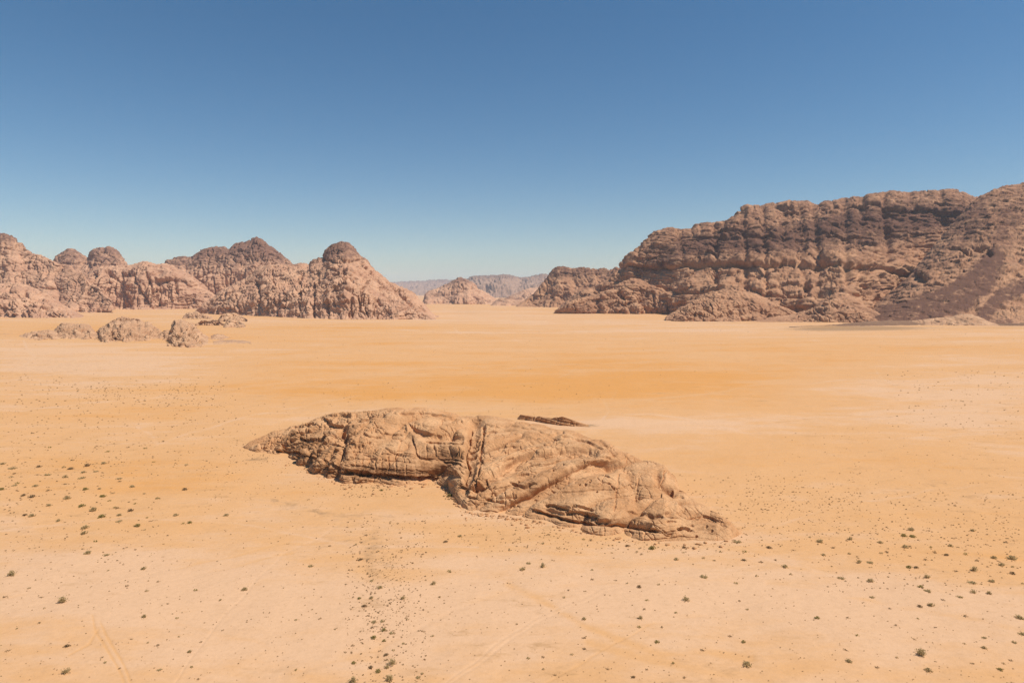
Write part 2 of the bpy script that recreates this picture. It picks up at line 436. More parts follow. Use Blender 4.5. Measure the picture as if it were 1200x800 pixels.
def massif(name, ridge, foot, back, prof, mat, label, seed=1, step=0.8, nf=190, nb=46, rel=0.35, lay=1.25, big=1.0, vert=2.2,
           dark_lo=0.55, dark_hi=0.95, dark=0.5, dip=0.0, kind='structure', cat='mountain', smooth=5, darkmask=None, joints=1.0, lamk=1.0, sc=1.0, bench=0.6, grain=1.5, carves=(), soft=None, blk=0.35, slant=0.35, rib=1.0, fb=0.25, jag=0.7, body=20):
    """a rock massif: a smooth body from its foot (px, py on the plain) over the ridge (px, py, depth) down the far side,
    then weathered: buttresses and gullies, courses of bedding, vertical joints, rough grain"""
    ridge = np.array(ridge, float); foot = np.array(foot, float)
    px = np.arange(ridge[0, 0], ridge[-1, 0] + 0.01, step)
    nu = len(px)
    k = max(1, int(smooth / step))
    ry = smooth1(np.interp(px, ridge[:, 0], ridge[:, 1]), k)
    ry = ry + jag * fbm(px / 7.0, seed * 1.3, 0, 4, seed, 0.65) * np.clip(np.minimum(px - px[0], px[-1] - px) / 8.0, 0, 1)
    Yr = smooth1(np.interp(px, ridge[:, 0], ridge[:, 2]), 4 * k)
    Yf = depth_of(smooth1(np.interp(px, foot[:, 0], foot[:, 1]), k) + 0.35 * min(jag, 1.2) * fbm(px / 9.0, seed * 2.1, 0, 4, seed + 3, 0.6))
    Yr = np.maximum(Yr, Yf + 4)
    z0 = -0.012 * Yf.mean() / 10 - 1.0
    Zr = np.maximum(H - (ry - HZ) / F * Yr, 0.3)
    pr = np.array(prof)
    aa = np.linspace(0, 1, 400); bb = np.interp(aa, pr[:, 0], pr[:, 1]); bb = smooth1(bb, 25); bb[0] = 0; bb[-1] = 1
    asp = float(np.median(Zr) / np.median(Yr - Yf))
    arc = np.concatenate([[0], np.cumsum(np.hypot(np.diff(aa), np.diff(bb) * max(asp, 0.4) * 2.2))]); arc /= arc[-1]
    s = np.linspace(0, 1, nf)
    A = np.interp(s, arc, aa); B = np.interp(s, arc, bb)
    sb = np.linspace(0, 1, nb + 1)[1:]
    kb = max(2, min(int(body / step), nu // 3))                               # the body follows smooth lines; the ragged rim and foot stay at rim and foot
    en = sstep(0, 1.2 * body, np.minimum(px - px[0], px[-1] - px))
    Yfs = smooth1(Yf, kb); Zrs = Zr + (smooth1(Zr, kb) - Zr) * en
    Yfr = Yfs[:, None] + (Yr - Yfs)[:, None] * A[None] + (Yf - Yfs)[:, None] * ((1 - A) ** 6)[None]
    Zfr = z0 + (Zrs - z0)[:, None] * B[None] + (Zr - Zrs)[:, None] * (B ** 5)[None]
    Ybk = Yr[:, None] + back * (sb ** 1.3)[None]
    Zbk = z0 + (Zr - z0)[:, None] * (np.cos(sb * math.pi) * 0.5 + 0.5)[None]
    Y = np.concatenate([Yfr, Ybk], 1); Z = np.concatenate([Zfr, Zbk], 1)
    X = px_x(px[:, None], Y)
    P = np.stack([X, Y, Z], -1)
    hf = np.clip((Z - z0) / (Zr - z0)[:, None], 0, 1)
    u = float(np.median(Yf)) / F * sc                      # metres per photo pixel at the foot
    ends = np.clip(np.minimum(px - px[0], px[-1] - px) / 14.0, 0, 1)[:, None]
    lowf = np.clip(Zr / (18 * u), 0.12, 1)[:, None]        # thin ends get shallow relief
    fade = np.clip(hf / 0.06, 0.25, 1) * lowf
    if soft is not None:
        fade = fade * (1 - 0.85 * np.clip(soft(600 + F * X / Y, HZ - F * (Z - H) / Y), 0, 1))
    def disp(P, amt, flat=0.5):
        n = normals(P)
        sgn = np.sign((n * np.array([0, -0.6, 0.8])).sum(-1, keepdims=True)); n = n * np.where(sgn == 0, 1, sgn)
        n[..., 2] *= (1 - flat); n /= np.linalg.norm(n, axis=2, keepdims=True) + 1e-9
        return P + n * amt[..., None]
    x, y, z = P[..., 0], P[..., 1], P[..., 2]
    wz = 0.5 * fbm(x / (60 * u), y / (60 * u), z / (60 * u), 2, seed + 50)
    b1 = (1 - fb) * billow(x / (40 * u) + wz, y / (40 * u), z / (40 * u * vert), 2, seed) + fb * (0.72 + 0.6 * fbm(x / (34 * u), y / (34 * u), z / (34 * u * vert), 3, seed + 4))
    top = 1 - 0.72 * sstep(0.72, 1.0, hf)
    P = P + steady(P, 9 if sc > 0.5 else 4, 0.55) * (21 * u * big * (b1 - 0.72) * fade * top)[..., None]
    NS = steady(P, 5 if sc > 0.5 else 3, 0.5)
    def disp(P, amt, flat=0.5):
        return P + NS * amt[..., None]
    x, y, z = P[..., 0], P[..., 1], P[..., 2]
    zt = z + dip * x + 4 * u * fbm(x / (50 * u), y / (50 * u), 0, 2, seed + 7)
    b2 = billow(x / (13 * u) + 0.35 * wz, y / (13 * u), z / (13 * u * vert), 3, seed + 11)
    L1 = layers(zt, 12 * u * lamk, seed + 1) ; L2 = layers(zt + 0.8 * u * pn(x / (8 * u), y / (8 * u), 0, seed), 4.2 * u * lamk, seed + 2)
    lm = 0.35 + 0.65 * sstep(-0.25, 0.35, fbm(x / (45 * u), y / (45 * u), z / (30 * u), 2, seed + 21))
    wx_ = 1.6 * u * fbm(x / (12 * u), y / (12 * u), z / (12 * u), 2, seed + 91)
    o1, g1 = blocks((x + wx_) / (19 * u), (y + wx_) / (19 * u), (zt + 0.6 * wx_) / (9 * u), seed % 13)
    o2, g2 = blocks((x + wx_) / (8 * u), (y + wx_) / (8 * u), zt / (3.6 * u), seed % 11 + 2)
    P = disp(P, u * blk * (4.2 * o1 + 1.5 * o2 - 1.8 * np.exp(-(g1 / 0.07) ** 2)) * fade * (0.4 + 0.6 * top), 0.5)
    x, y, z = P[..., 0], P[..., 1], P[..., 2]
    xs = x + slant * z + 2.5 * u * fbm(x / (14 * u), y / (14 * u), z / (14 * u), 2, seed + 93)
    rb = np.sqrt(np.abs(pn(xs / (8 * u), y / (50 * u), z / (55 * u), seed + 95)) + 1e-6) + 0.5 * np.sqrt(np.abs(pn(xs / (3.4 * u), y / (30 * u), z / (30 * u), seed + 97)) + 1e-6)
    rm = sstep(-0.3, 0.3, fbm(x / (40 * u), y / (40 * u), z / (26 * u), 2, seed + 99))
    P = disp(P, u * rib * 3.6 * (rb - 0.9) * rm * fade * (0.3 + 0.7 * top), 0.4)
    x, y, z = P[..., 0], P[..., 1], P[..., 2]
    L0 = layers(zt + 5 * u * pn(x / (30 * u), y / (30 * u), 0, seed + 8), 26 * u * lamk, seed + 3, 10)
    P = disp(P, (2.4 * u * rel * (b2 - 0.7) + u * lay * (4.0 * bench * L0 + lm * (1.9 * L1 + 0.9 * L2))) * fade * (0.45 + 0.55 * top), 0.6)
    x, y, z = P[..., 0], P[..., 1], P[..., 2]
    if carves:
        PX = 600 + F * x / y + 2.4 * fbm(x / (5 * u), y / (5 * u), z / (5 * u), 3, seed + 71, 0.6); PY = HZ - F * (z - H) / y + 1.6 * fbm(x / (4 * u), y / (4 * u), z / (4 * u), 2, seed + 73)
        cv = np.zeros(PX.shape); fr = np.zeros(PX.shape); fr[:, :nf - 6] = 1
        for pts, hw, dep in carves:
            k_ = (PX > min(p[0] for p in pts) - 4 * hw) & (PX < max(p[0] for p in pts) + 4 * hw) & (PY > min(p[1] for p in pts) - 4 * hw) & (PY < max(p[1] for p in pts) + 4 * hw)
            if not k_.any(): continue
            d_, _s = poly_dist(PX[k_], PY[k_], pts)
            cv[k_] = np.maximum(cv[k_], dep * np.exp(-(d_ / hw) ** 2))
        P = disp(P, -cv * fr, 0.8)
        x, y, z = P[..., 0], P[..., 1], P[..., 2]
    j = np.abs(pn(x / (9 * u) + 0.3 * wz, y / (14 * u), z / (60 * u), seed + 31))
    jm = sstep(0.0, 0.5, fbm(x / (50 * u), y / (50 * u), z / (40 * u), 2, seed + 33) + 0.25)
    fin = fbm(x / (4 * u), y / (4 * u), z / (3 * u), 3, seed + 41, 0.6)
    P = disp(P, (-4.2 * u * joints * np.exp(-(j / 0.07) ** 2) * jm + 0.6 * u * grain * fin) * fade, 0.4)
    hz_ = np.clip((P[..., 2] - z0) / (Zr.max() - z0), 0, 1)
    vn = dark * (sstep(dark_lo, dark_hi, hz_ + 0.07 * fbm(x / (30 * u), y / (30 * u), z / (18 * u), 3, seed + 61)))
    vn = vn + 0.16 * fbm(x / (16 * u), y / (16 * u), z / (9 * u), 3, seed + 63)
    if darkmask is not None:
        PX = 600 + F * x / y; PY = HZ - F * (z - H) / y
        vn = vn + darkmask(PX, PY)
    o = grid_obj(name, P, mat, {'varnish': vn})
    return tag(o, label, cat, kind)

# far ranges that fade in the air
massif('mountain', [(400, 344, 19000), (440, 331, 19000), (470, 329, 19000), (500, 328, 19000), (530, 327.5, 19000), (560, 328, 19000), (600, 330, 19000), (640, 332, 19000), (700, 338, 19000)],
       [(400, 346.3), (700, 346.3)], 3000, PROF_SLOPE, M_far, 'farthest faint blue range on the horizon left of centre', 3, 0.8, 40, 12, 0.5, 0.3, 0.4, cat='mountain range')
massif('mountain', [(520, 342, 11500), (535, 332, 11500), (548, 326, 11500), (556, 323, 11500), (575, 323, 11500), (590, 321.5, 11500), (602, 323, 11500), (608, 326, 11500), (622, 324.5, 11500), (635, 321.5, 11500), (650, 323, 11500), (680, 322, 11500), (720, 330, 11500), (740, 340, 11500)],
       [(520, 349.2), (740, 349.2)], 2500, PROF_CLIFF, M_far, 'blue hazy flat-topped mesa range at the far end of the valley', 5, 0.6, 80, 16, 0.7, 0.8, 0.8, smooth=3, cat='mountain range')
massif('mountain', [(585, 353, 6300), (600, 346, 6300), (615, 340, 6300), (625, 337, 6300), (640, 334, 6300), (660, 330, 6300), (690, 330, 6300)],
       [(585, 353.4), (690, 353.4)], 800, PROF_CLIFF, M_left, 'low hazy hill peeping out behind the left end of the right-hand mountains', 6, 0.6, 60, 16, smooth=3)
# the lone domed hill in the gap
massif('mountain', [(494, 356, 4350), (498, 343, 4400), (506, 339, 4450), (514, 336, 4450), (520, 335, 4450), (526, 333, 4450), (532, 329, 4450), (537, 326.5, 4450), (541, 326, 4450), (546, 328, 4450), (553, 331, 4450), (562, 338, 4450), (570, 343, 4450), (577, 347, 4450), (584, 352, 4400), (590, 356, 4350)],
       [(494, 356.4), (590, 356.6)], 420, PROF_DOME, M_left, 'small hazy domed hill standing alone in the gap between the mountains', 8, 0.5, 110, 24, 0.8, 0.6, 0.8, smooth=2)
# low rocks at its foot
massif('hill', [(574, 358, 3650), (580, 353, 3680), (586, 350, 3700), (592, 350, 3700), (598, 348, 3700), (604, 350, 3700), (612, 349, 3700), (618, 352, 3700), (626, 357, 3650)],
       [(574, 358.3), (626, 358.3)], 160, PROF_DOME, M_left, 'row of low rocks at the foot of the hills in the valley gap', 9, 0.5, 50, 14, smooth=2, cat='hill')

# left side, from back to front
massif('mountain', [(50, 350, 3350), (58, 316, 3350), (64, 300, 3350), (72, 296, 3350), (80, 291.5, 3350), (88, 292, 3350), (96, 299, 3350), (103, 302, 3350), (106, 295, 3350), (111, 289, 3350), (116, 288.5, 3350), (121, 291.5, 3350), (127, 290, 3350), (133, 292, 3350), (139, 297, 3350), (145, 303, 3350), (150, 313, 3350), (158, 330, 3350), (168, 352, 3300)],
       [(50, 360), (168, 360)], 520, PROF_CLIFF, M_left, 'twin round-topped pink domes standing behind the left-hand cliffs', 13, 0.6, 170, 30, 0.9, 1.1, 0.7, dark_lo=0.35, dark_hi=0.95, dark=0.5, smooth=2.5)
massif('mountain', [(160, 350, 3280), (172, 322, 3280), (186, 312, 3280), (196, 304, 3280), (205, 301, 3280), (215, 300, 3280), (224, 301, 3280), (232, 294, 3300), (240, 290, 3300), (250, 288.5, 3300), (262, 289, 3300), (268, 292, 3300), (276, 286, 3320), (284, 283, 3320), (294, 281, 3320), (301, 277, 3320), (308, 281, 3320), (318, 288, 3320), (328, 295, 3320), (338, 303, 3300), (350, 314, 3280), (365, 330, 3260), (390, 352, 3230)],
       [(160, 360.5), (390, 360.5)], 560, PROF_CLIFF, M_left, 'broad dark-crested peak with a small knob behind the pyramid-shaped mountain', 17, 0.7, 190, 36, 1.0, 0.8, 0.9, dark_lo=0.30, dark_hi=0.88, dark=0.72, smooth=2.5)
massif('mountain', [(-230, 330, 2600), (-150, 290, 2600), (-60, 276, 2600), (-20, 276, 2600), (0, 274.5, 2600), (8, 274, 2600), (16, 278, 2600), (26, 286, 2600), (32, 291, 2590), (38, 297, 2580), (46, 298, 2570), (54, 301, 2560), (62, 306, 2540), (72, 310, 2540), (82, 312, 2530), (88, 319, 2510), (98, 322, 2490), (104, 332, 2470), (116, 337, 2440), (122, 347, 2410), (132, 352, 2380)],
       [(-230, 366), (132, 366)], 600, PROF_SLOPE, M_left, 'tall pink mountain with a dark pointed cap at the left edge', 19, 0.8, 200, 36, 0.8, 1.1, 0.55, jag=1.6, dark_lo=0.62, dark_hi=1.0, dark=0.6, smooth=3)
massif('mountain', [(56, 357, 2900), (76, 344, 2940), (94, 326, 3000), (106, 319, 3010), (116, 314, 3010), (128, 313, 3010), (140, 312, 3010), (150, 311, 3010), (160, 309, 3010), (168, 305.5, 3010), (176, 306, 3010), (182, 309, 3010), (192, 308.5, 3010), (200, 310, 3010), (212, 316, 3000), (226, 324, 2990), (240, 336, 2980), (262, 352, 2960)],
       [(56, 362), (110, 362.5), (170, 363), (230, 362.5), (262, 362)], 420, [(0, 0), (0.16, 0.06), (0.24, 0.42), (0.34, 0.68), (0.52, 0.84), (0.8, 0.95), (1, 1)], M_left,
       'steep pale cliff with a dark vertical cleft and alcove, left of the gap', 23, 0.6, 190, 36, 1.0, 0.9, 1.15, vert=3.5, dark_lo=0.9, dark_hi=1.2, dark=0.2, smooth=3,
       carves=[([(104, 360), (105, 340), (108, 326), (112, 321)], 2.0, 34), ([(124, 317), (131, 323), (138, 327), (144, 322), (156, 321)], 2.2, 24), ([(155, 323), (160, 335), (167, 346), (176, 358)], 1.6, 20), ([(170, 316), (177, 334), (183, 354)], 1.3, 18), ([(146, 342), (149, 352), (153, 359)], 1.2, 16), ([(184, 338), (185, 352)], 1.2, 18), ([(206, 328), (207, 344)], 1.2, 16), ([(96, 328), (93, 340)], 1.6, 20), ([(196, 330), (197, 350)], 0.9, 10)])
massif('mountain', [(-160, 345, 2050), (-80, 330, 2080), (-20, 331, 2100), (0, 331, 2100), (16, 330, 2100), (30, 333, 2090), (44, 338, 2080), (58, 345, 2060), (72, 354, 2020), (86, 363, 1990), (100, 371, 1960)],
       [(-160, 373), (0, 372), (40, 373), (80, 373.5), (100, 373)], 260, PROF_DOME, M_left, 'low brown crag with slanting ribs in front of the leftmost mountain', 29, 0.55, 150, 30, 1.1, 1.0, 1.0, vert=1.4, dark_lo=0.9, dark_hi=1.3, dark=0.2, dip=0.25, smooth=3, slant=1.1, rib=1.6)
massif('mountain', [(228, 365, 2200), (240, 355, 2230), (252, 346, 2260), (264, 336, 2290), (274, 331, 2300), (286, 327, 2310), (296, 321, 2320), (304, 313, 2330), (314, 309, 2330), (330, 309, 2340), (342, 309, 2340), (352, 307, 2341.6), (362, 310, 2329.6), (366, 304, 2334.8), (370, 303, 2330), (378, 301, 2325.4), (381, 294, 2326.8), (388, 286.5, 2318.4), (398, 282.5, 2306.4), (408, 285, 2294.4), (416, 291, 2284.8), (422, 297.5, 2272.6), (428, 303, 2260.4), (436, 313, 2240.8), (446, 321, 2208.8), (456, 329, 2176.8), (466, 334, 2144.8), (476, 338, 2110), (486, 345, 2080), (496, 356, 2030), (504, 365, 1990), (514, 373, 1930)],
       [(228, 367), (250, 368), (300, 370), (340, 372), (400, 374), (450, 374), (490, 374), (514, 375)], 380, [(0, 0), (0.05, 0.12), (0.14, 0.36), (0.28, 0.52), (0.48, 0.68), (0.70, 0.84), (0.88, 0.95), (1, 1)], M_left,
       'pyramid-shaped tan rock mountain with a dark domed cap, left of centre', 31, 0.5, 230, 40, 1.05, 0.9, 0.95, vert=2.0, dark_lo=0.56, dark_hi=0.86, dark=0.62, dip=-0.06, smooth=2, joints=1.4, sc=0.9, slant=0.7, rib=1.3, fb=0.35, body=12,
       carves=[([(367, 374), (367, 345), (368, 334)], 1.5, 17), ([(350, 370), (352, 342)], 1.2, 12), ([(384, 373), (383, 352)], 1.5, 14), ([(332, 366), (334, 344)], 1.4, 13), ([(421, 364), (424, 342), (432, 330)], 1.4, 12), ([(372, 318), (373, 332)], 1.3, 12), ([(403, 317), (404, 332)], 1.3, 12), ([(351, 332), (355, 318)], 1.5, 12),
               ([(378, 303.5), (392, 307.5), (410, 306.5), (425, 304.5)], 1.4, 10), ([(424, 309), (440, 325), (455, 342)], 1.4, 12), ([(434, 307), (448, 323)], 1.3, 11), ([(455, 331), (470, 346), (482, 358)], 1.4, 10), ([(300, 330), (304, 345), (302, 362)], 1.4, 11), ([(318, 318), (322, 334)], 1.4, 11), ([(276, 346), (279, 366)], 1.2, 9), ([(394, 318), (384, 314)], 1.4, 9), ([(440, 350), (442, 370)], 1.2, 9), ([(412, 352), (410, 372)], 1.2, 9), ([(312, 345), (314, 366)], 1.1, 9)])

# right side
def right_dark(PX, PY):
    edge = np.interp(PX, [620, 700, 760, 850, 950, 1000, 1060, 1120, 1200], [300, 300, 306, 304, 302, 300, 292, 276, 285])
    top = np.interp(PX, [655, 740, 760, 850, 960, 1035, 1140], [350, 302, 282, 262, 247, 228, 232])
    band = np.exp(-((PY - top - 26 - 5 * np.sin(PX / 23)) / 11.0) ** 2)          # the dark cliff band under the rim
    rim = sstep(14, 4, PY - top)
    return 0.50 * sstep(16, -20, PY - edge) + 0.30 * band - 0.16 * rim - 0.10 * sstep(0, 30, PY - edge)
massif('mountain', [(606, 357, 3300), (616, 350, 3320), (624, 344, 3340), (632, 334, 3360), (640, 326, 3380), (647, 317, 3400), (652, 312.5, 3400), (660, 311, 3400), (668, 313, 3400), (680, 312, 3400), (692, 312.5, 3400), (704, 314, 3400), (714, 315, 3400), (722, 312, 3400), (730, 315, 3400), (760, 312, 3400), (800, 320, 3400), (840, 350, 3400)],
       [(606, 359.4), (660, 360), (840, 361)], 700, [(0, 0), (0.1, 0.12), (0.3, 0.38), (0.55, 0.58), (0.72, 0.82), (0.9, 0.96), (1, 1)], M_right, 'flat-topped purple-brown mountain behind the left end of the right massif', 37, 0.7, 160, 36, 1.0, 0.6, 0.9, vert=2.5, dark_lo=0.5, dark_hi=0.8, dark=0.45, smooth=2)
RP = [(0, 0), (0.05, 0.10), (0.14, 0.24), (0.28, 0.36), (0.44, 0.48), (0.58, 0.62), (0.72, 0.80), (0.86, 0.94), (1, 1)]
massif('mountain', [(655, 362, 2460), (664, 356, 2465.3), (676, 350, 2469.7), (690, 342, 2471.5), (704, 334, 2473.3), (716, 327, 2477.7), (728, 318, 2482.1), (738, 305, 2489.1), (746, 294, 2500), (756, 284, 2520), (766, 278, 2540), (780, 273, 2560), (800, 273.5, 2600), (815, 271, 2640), (835, 264, 2680), (850, 263, 2700), (862, 255, 2720), (874, 247.5, 2740), (890, 247.5, 2760), (905, 245, 2780), (925, 243, 2800), (945, 244, 2800), (960, 248.5, 2800), (970, 245, 2800), (985, 241, 2800), (1008, 238, 2800), (1020, 231, 2800), (1034, 228, 2800), (1048, 227.5, 2800), (1065, 230, 2800), (1080, 230, 2800), (1096, 227.5, 2800), (1112, 226, 2800), (1126, 228, 2800), (1140, 233, 2800), (1170, 240, 2800), (1230, 240, 2800), (1300, 260, 2800)],
       [(655, 365.5), (700, 366), (760, 366), (800, 369), (850, 372), (940, 373), (990, 375), (1040, 371), (1100, 368), (1300, 367)], 800, RP, M_right,
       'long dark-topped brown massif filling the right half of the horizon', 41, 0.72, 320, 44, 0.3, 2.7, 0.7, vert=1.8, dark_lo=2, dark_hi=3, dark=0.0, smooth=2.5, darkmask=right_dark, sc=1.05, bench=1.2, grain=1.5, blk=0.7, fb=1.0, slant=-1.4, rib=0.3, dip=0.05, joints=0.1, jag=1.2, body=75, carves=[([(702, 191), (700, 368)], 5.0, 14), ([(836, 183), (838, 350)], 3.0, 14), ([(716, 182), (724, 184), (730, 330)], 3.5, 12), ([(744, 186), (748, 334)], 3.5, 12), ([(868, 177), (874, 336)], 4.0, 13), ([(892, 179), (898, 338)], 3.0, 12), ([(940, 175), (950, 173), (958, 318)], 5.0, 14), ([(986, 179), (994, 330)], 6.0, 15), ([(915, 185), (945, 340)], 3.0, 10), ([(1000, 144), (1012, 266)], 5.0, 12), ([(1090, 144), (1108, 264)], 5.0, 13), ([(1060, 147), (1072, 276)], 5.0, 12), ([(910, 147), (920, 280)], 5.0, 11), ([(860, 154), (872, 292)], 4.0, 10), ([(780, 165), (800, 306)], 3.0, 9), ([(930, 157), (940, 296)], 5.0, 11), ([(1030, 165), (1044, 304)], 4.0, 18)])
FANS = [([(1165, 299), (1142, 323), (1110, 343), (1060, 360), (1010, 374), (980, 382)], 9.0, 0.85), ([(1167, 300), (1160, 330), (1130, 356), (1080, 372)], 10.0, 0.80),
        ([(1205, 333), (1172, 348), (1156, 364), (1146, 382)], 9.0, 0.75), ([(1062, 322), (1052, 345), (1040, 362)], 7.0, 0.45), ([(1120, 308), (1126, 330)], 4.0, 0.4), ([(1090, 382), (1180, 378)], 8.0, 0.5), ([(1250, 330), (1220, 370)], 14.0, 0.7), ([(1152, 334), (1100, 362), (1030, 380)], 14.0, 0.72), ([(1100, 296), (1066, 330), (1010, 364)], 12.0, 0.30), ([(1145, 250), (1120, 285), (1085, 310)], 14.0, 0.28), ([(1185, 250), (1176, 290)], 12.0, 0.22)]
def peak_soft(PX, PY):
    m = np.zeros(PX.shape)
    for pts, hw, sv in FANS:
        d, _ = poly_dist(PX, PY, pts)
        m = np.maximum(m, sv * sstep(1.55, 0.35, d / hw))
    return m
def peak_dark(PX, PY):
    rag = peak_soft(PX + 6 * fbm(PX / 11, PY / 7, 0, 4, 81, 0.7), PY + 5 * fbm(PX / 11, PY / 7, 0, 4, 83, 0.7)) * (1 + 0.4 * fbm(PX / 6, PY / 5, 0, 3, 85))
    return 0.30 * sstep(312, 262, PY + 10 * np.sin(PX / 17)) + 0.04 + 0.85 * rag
massif('mountain', [(985, 378, 1800), (1010, 364, 1830), (1040, 346, 1880), (1064, 325, 1960), (1084, 300, 2060), (1104, 276, 2150), (1122, 256, 2230), (1138, 238, 2290), (1150, 230, 2320), (1164, 222, 2340), (1178, 217.5, 2350), (1190, 216, 2350), (1200, 214.5, 2350), (1225, 205, 2350), (1270, 205, 2350), (1330, 230, 2350), (1400, 300, 2300), (1460, 370, 2200)],
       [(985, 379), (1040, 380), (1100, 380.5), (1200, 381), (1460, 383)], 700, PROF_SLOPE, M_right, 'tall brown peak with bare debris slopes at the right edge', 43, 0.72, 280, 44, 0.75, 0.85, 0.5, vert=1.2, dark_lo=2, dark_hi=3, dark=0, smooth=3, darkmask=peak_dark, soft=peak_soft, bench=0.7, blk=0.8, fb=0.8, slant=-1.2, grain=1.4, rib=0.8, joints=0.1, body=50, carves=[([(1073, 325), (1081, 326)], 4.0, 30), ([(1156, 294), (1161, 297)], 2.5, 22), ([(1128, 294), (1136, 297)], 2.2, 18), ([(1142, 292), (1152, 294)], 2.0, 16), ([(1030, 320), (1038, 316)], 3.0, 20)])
massif('hill', [(650, 364, 2180), (664, 357, 2210), (680, 350.5, 2240), (694, 346, 2260), (706, 341, 2270), (718, 336, 2280), (728, 331, 2290), (740, 327, 2290), (750, 328, 2290), (762, 334, 2270), (774, 336, 2250), (786, 343, 2220), (800, 352, 2190), (816, 362, 2160)],
       [(650, 367), (700, 368), (760, 368), (816, 368.5)], 300, [(0, 0), (0.06, 0.22), (0.2, 0.36), (0.3, 0.56), (0.5, 0.68), (0.62, 0.86), (1, 1)], M_right, 'low stepped tan ledges at the left foot of the right massif', 44, 0.6, 150, 30, 1.0, 1.6, 1.1, vert=1.3, dark_lo=2, dark_hi=3, dark=0, smooth=3, cat='hill', carves=[([(702, 348), (699, 356), (700, 366)], 4.0, 18), ([(724, 344), (730, 350)], 2.0, 14), ([(764, 346), (766, 362)], 2.0, 14)])
massif('hill', [(780, 372, 1700), (786, 367, 1715), (794, 362, 1740), (804, 356, 1770), (814, 350, 1800), (824, 345, 1820), (834, 341, 1840), (846, 338.5, 1850), (860, 338.5, 1850), (872, 340, 1850), (884, 343, 1845), (896, 349, 1830), (906, 354, 1810), (918, 361, 1770), (930, 366, 1735), (946, 371, 1690)],
       [(780, 375.5), (800, 377), (850, 376.8), (900, 376), (946, 373)], 240, PROF_DOME, M_right, 'rounded tan outcrop bulging out in front of the right massif', 47, 0.5, 150, 30, 1.0, 0.9, 0.9, vert=1.3, dark_lo=2, dark_hi=3, dark=0, smooth=2.5, cat='hill')
massif('hill', [(880, 376, 1640), (900, 372.5, 1680), (930, 368, 1720), (950, 362, 1740), (965, 352, 1760), (978, 344, 1780), (990, 343, 1780), (1000, 347, 1780), (1012, 356, 1760), (1030, 366, 1720), (1050, 376, 1660)],
       [(880, 377), (950, 378), (1050, 379)], 200, PROF_CLIFF, M_right, 'broken brown ledges at the foot of the right massif beside the dark scree', 53, 0.5, 120, 26, 1.1, 1.3, 0.9, vert=1.2, dark_lo=2, dark_hi=3, dark=0, smooth=3, cat='hill')
# dark debris fan
massif('scree', [(925, 384, 1370), (950, 382.4, 1400), (980, 380, 1440), (1010, 377, 1480), (1040, 375.5, 1490), (1080, 375.5, 1500), (1120, 376, 1500), (1160, 377, 1490), (1200, 376, 1490), (1260, 376, 1490), (1340, 381, 1450)],
       [(925, 385), (980, 385), (1040, 383.5), (1100, 382), (1200, 383), (1340, 384)], 60, [(0, 0), (0.25, 0.16), (0.5, 0.40), (0.75, 0.70), (1, 1)], M_scree,
       'dark brown debris apron spreading onto the sand below the right-hand peak', 59, 0.7, 60, 26, 0.25, 0.12, 0.2, vert=0.8, dark_lo=2, dark_hi=3, dark=0.3, smooth=4, joints=0.0, cat='scree', sc=0.6)
massif('hill', [(1046, 378, 1480), (1060, 376.5, 1490), (1080, 374, 1500), (1100, 372, 1510), (1114, 370.5, 1515), (1126, 367.5, 1520), (1138, 367.5, 1520), (1148, 371, 1510), (1158, 376, 1490), (1172, 379.5, 1470)],
       [(1046, 380), (1090, 381.5), (1172, 382)], 90, PROF_DOME, M_crag, 'low smooth tan slabs on the sand before the dark scree', 61, 0.5, 60, 20, 0.8, 0.8, 0.8, vert=0.6, dark_lo=2, dark_hi=3, dark=0, smooth=3, cat='hill')

# ---------------------------------------------------------------- small outcrops on the left of the plain
def crag(name, ridge, foot, back, label, seed, **kw):
    args = dict(step=0.35, nf=150, nb=40, rel=0.7, lay=1.7, big=1.7, vert=0.7, jag=1.5, grain=0.5, dark_lo=2, dark_hi=3, dark=0, smooth=1.2, kind='thing', cat='rock outcrop', sc=0.36, joints=1.0, blk=1.0, rib=0.2, bench=1.2, body=10)
    args.update(kw)
    o = massif(name, ridge, foot, back, PROF_DOME, M_crag, label, seed, **args)
    del o['kind']
    return o

crag('rock_outcrop', [(52, 391, 1180), (60, 389, 1190), (66, 385, 1200), (72, 380, 1210), (78, 378.5, 1215), (86, 380, 1215), (96, 379, 1215), (104, 381, 1210), (110, 387, 1195), (114, 393, 1170)],
     [(52, 393), (70, 396.5), (90, 397), (114, 395)], 60, 'low tan outcrop with a dark slab, leftmost of the rocks on the plain', 71)
crag('rock_outcrop', [(18, 395, 1080), (30, 390, 1100), (44, 387.5, 1110), (60, 387, 1120), (76, 392, 1110), (90, 397, 1060)],
     [(18, 398), (50, 399), (90, 399)], 30, 'flat pale ledge lying low in front of the leftmost tan outcrop', 73, lay=1.1)
crag('rock_outcrop', [(107, 396, 1080), (112, 390, 1100), (118, 384, 1120), (126, 380, 1140), (138, 377.5, 1150), (150, 376.5, 1155), (164, 377.5, 1155), (174, 379, 1150), (182, 383, 1140), (188, 388, 1120), (194, 392, 1100)],
     [(107, 400), (125, 402.5), (150, 402), (175, 400), (194, 395)], 70, 'largest pale domed outcrop on the left plain, hollowed by two dark caves', 79, big=1.6, carves=[([(139, 393), (140, 400)], 3.0, 9), ([(131, 388), (133, 396)], 2.4, 8), ([(112, 390), (114, 397)], 2.4, 7), ([(122, 381), (128, 382)], 1.6, 6), ([(180, 381), (184, 388)], 1.6, 6)])
crag('rock_outcrop', [(126, 379, 1460), (136, 374.5, 1480), (144, 371.5, 1490), (152, 372, 1490), (162, 374.5, 1480), (172, 379, 1450)],
     [(126, 380), (172, 380)], 40, 'thin dark ledge just behind the pale domed outcrop', 83)
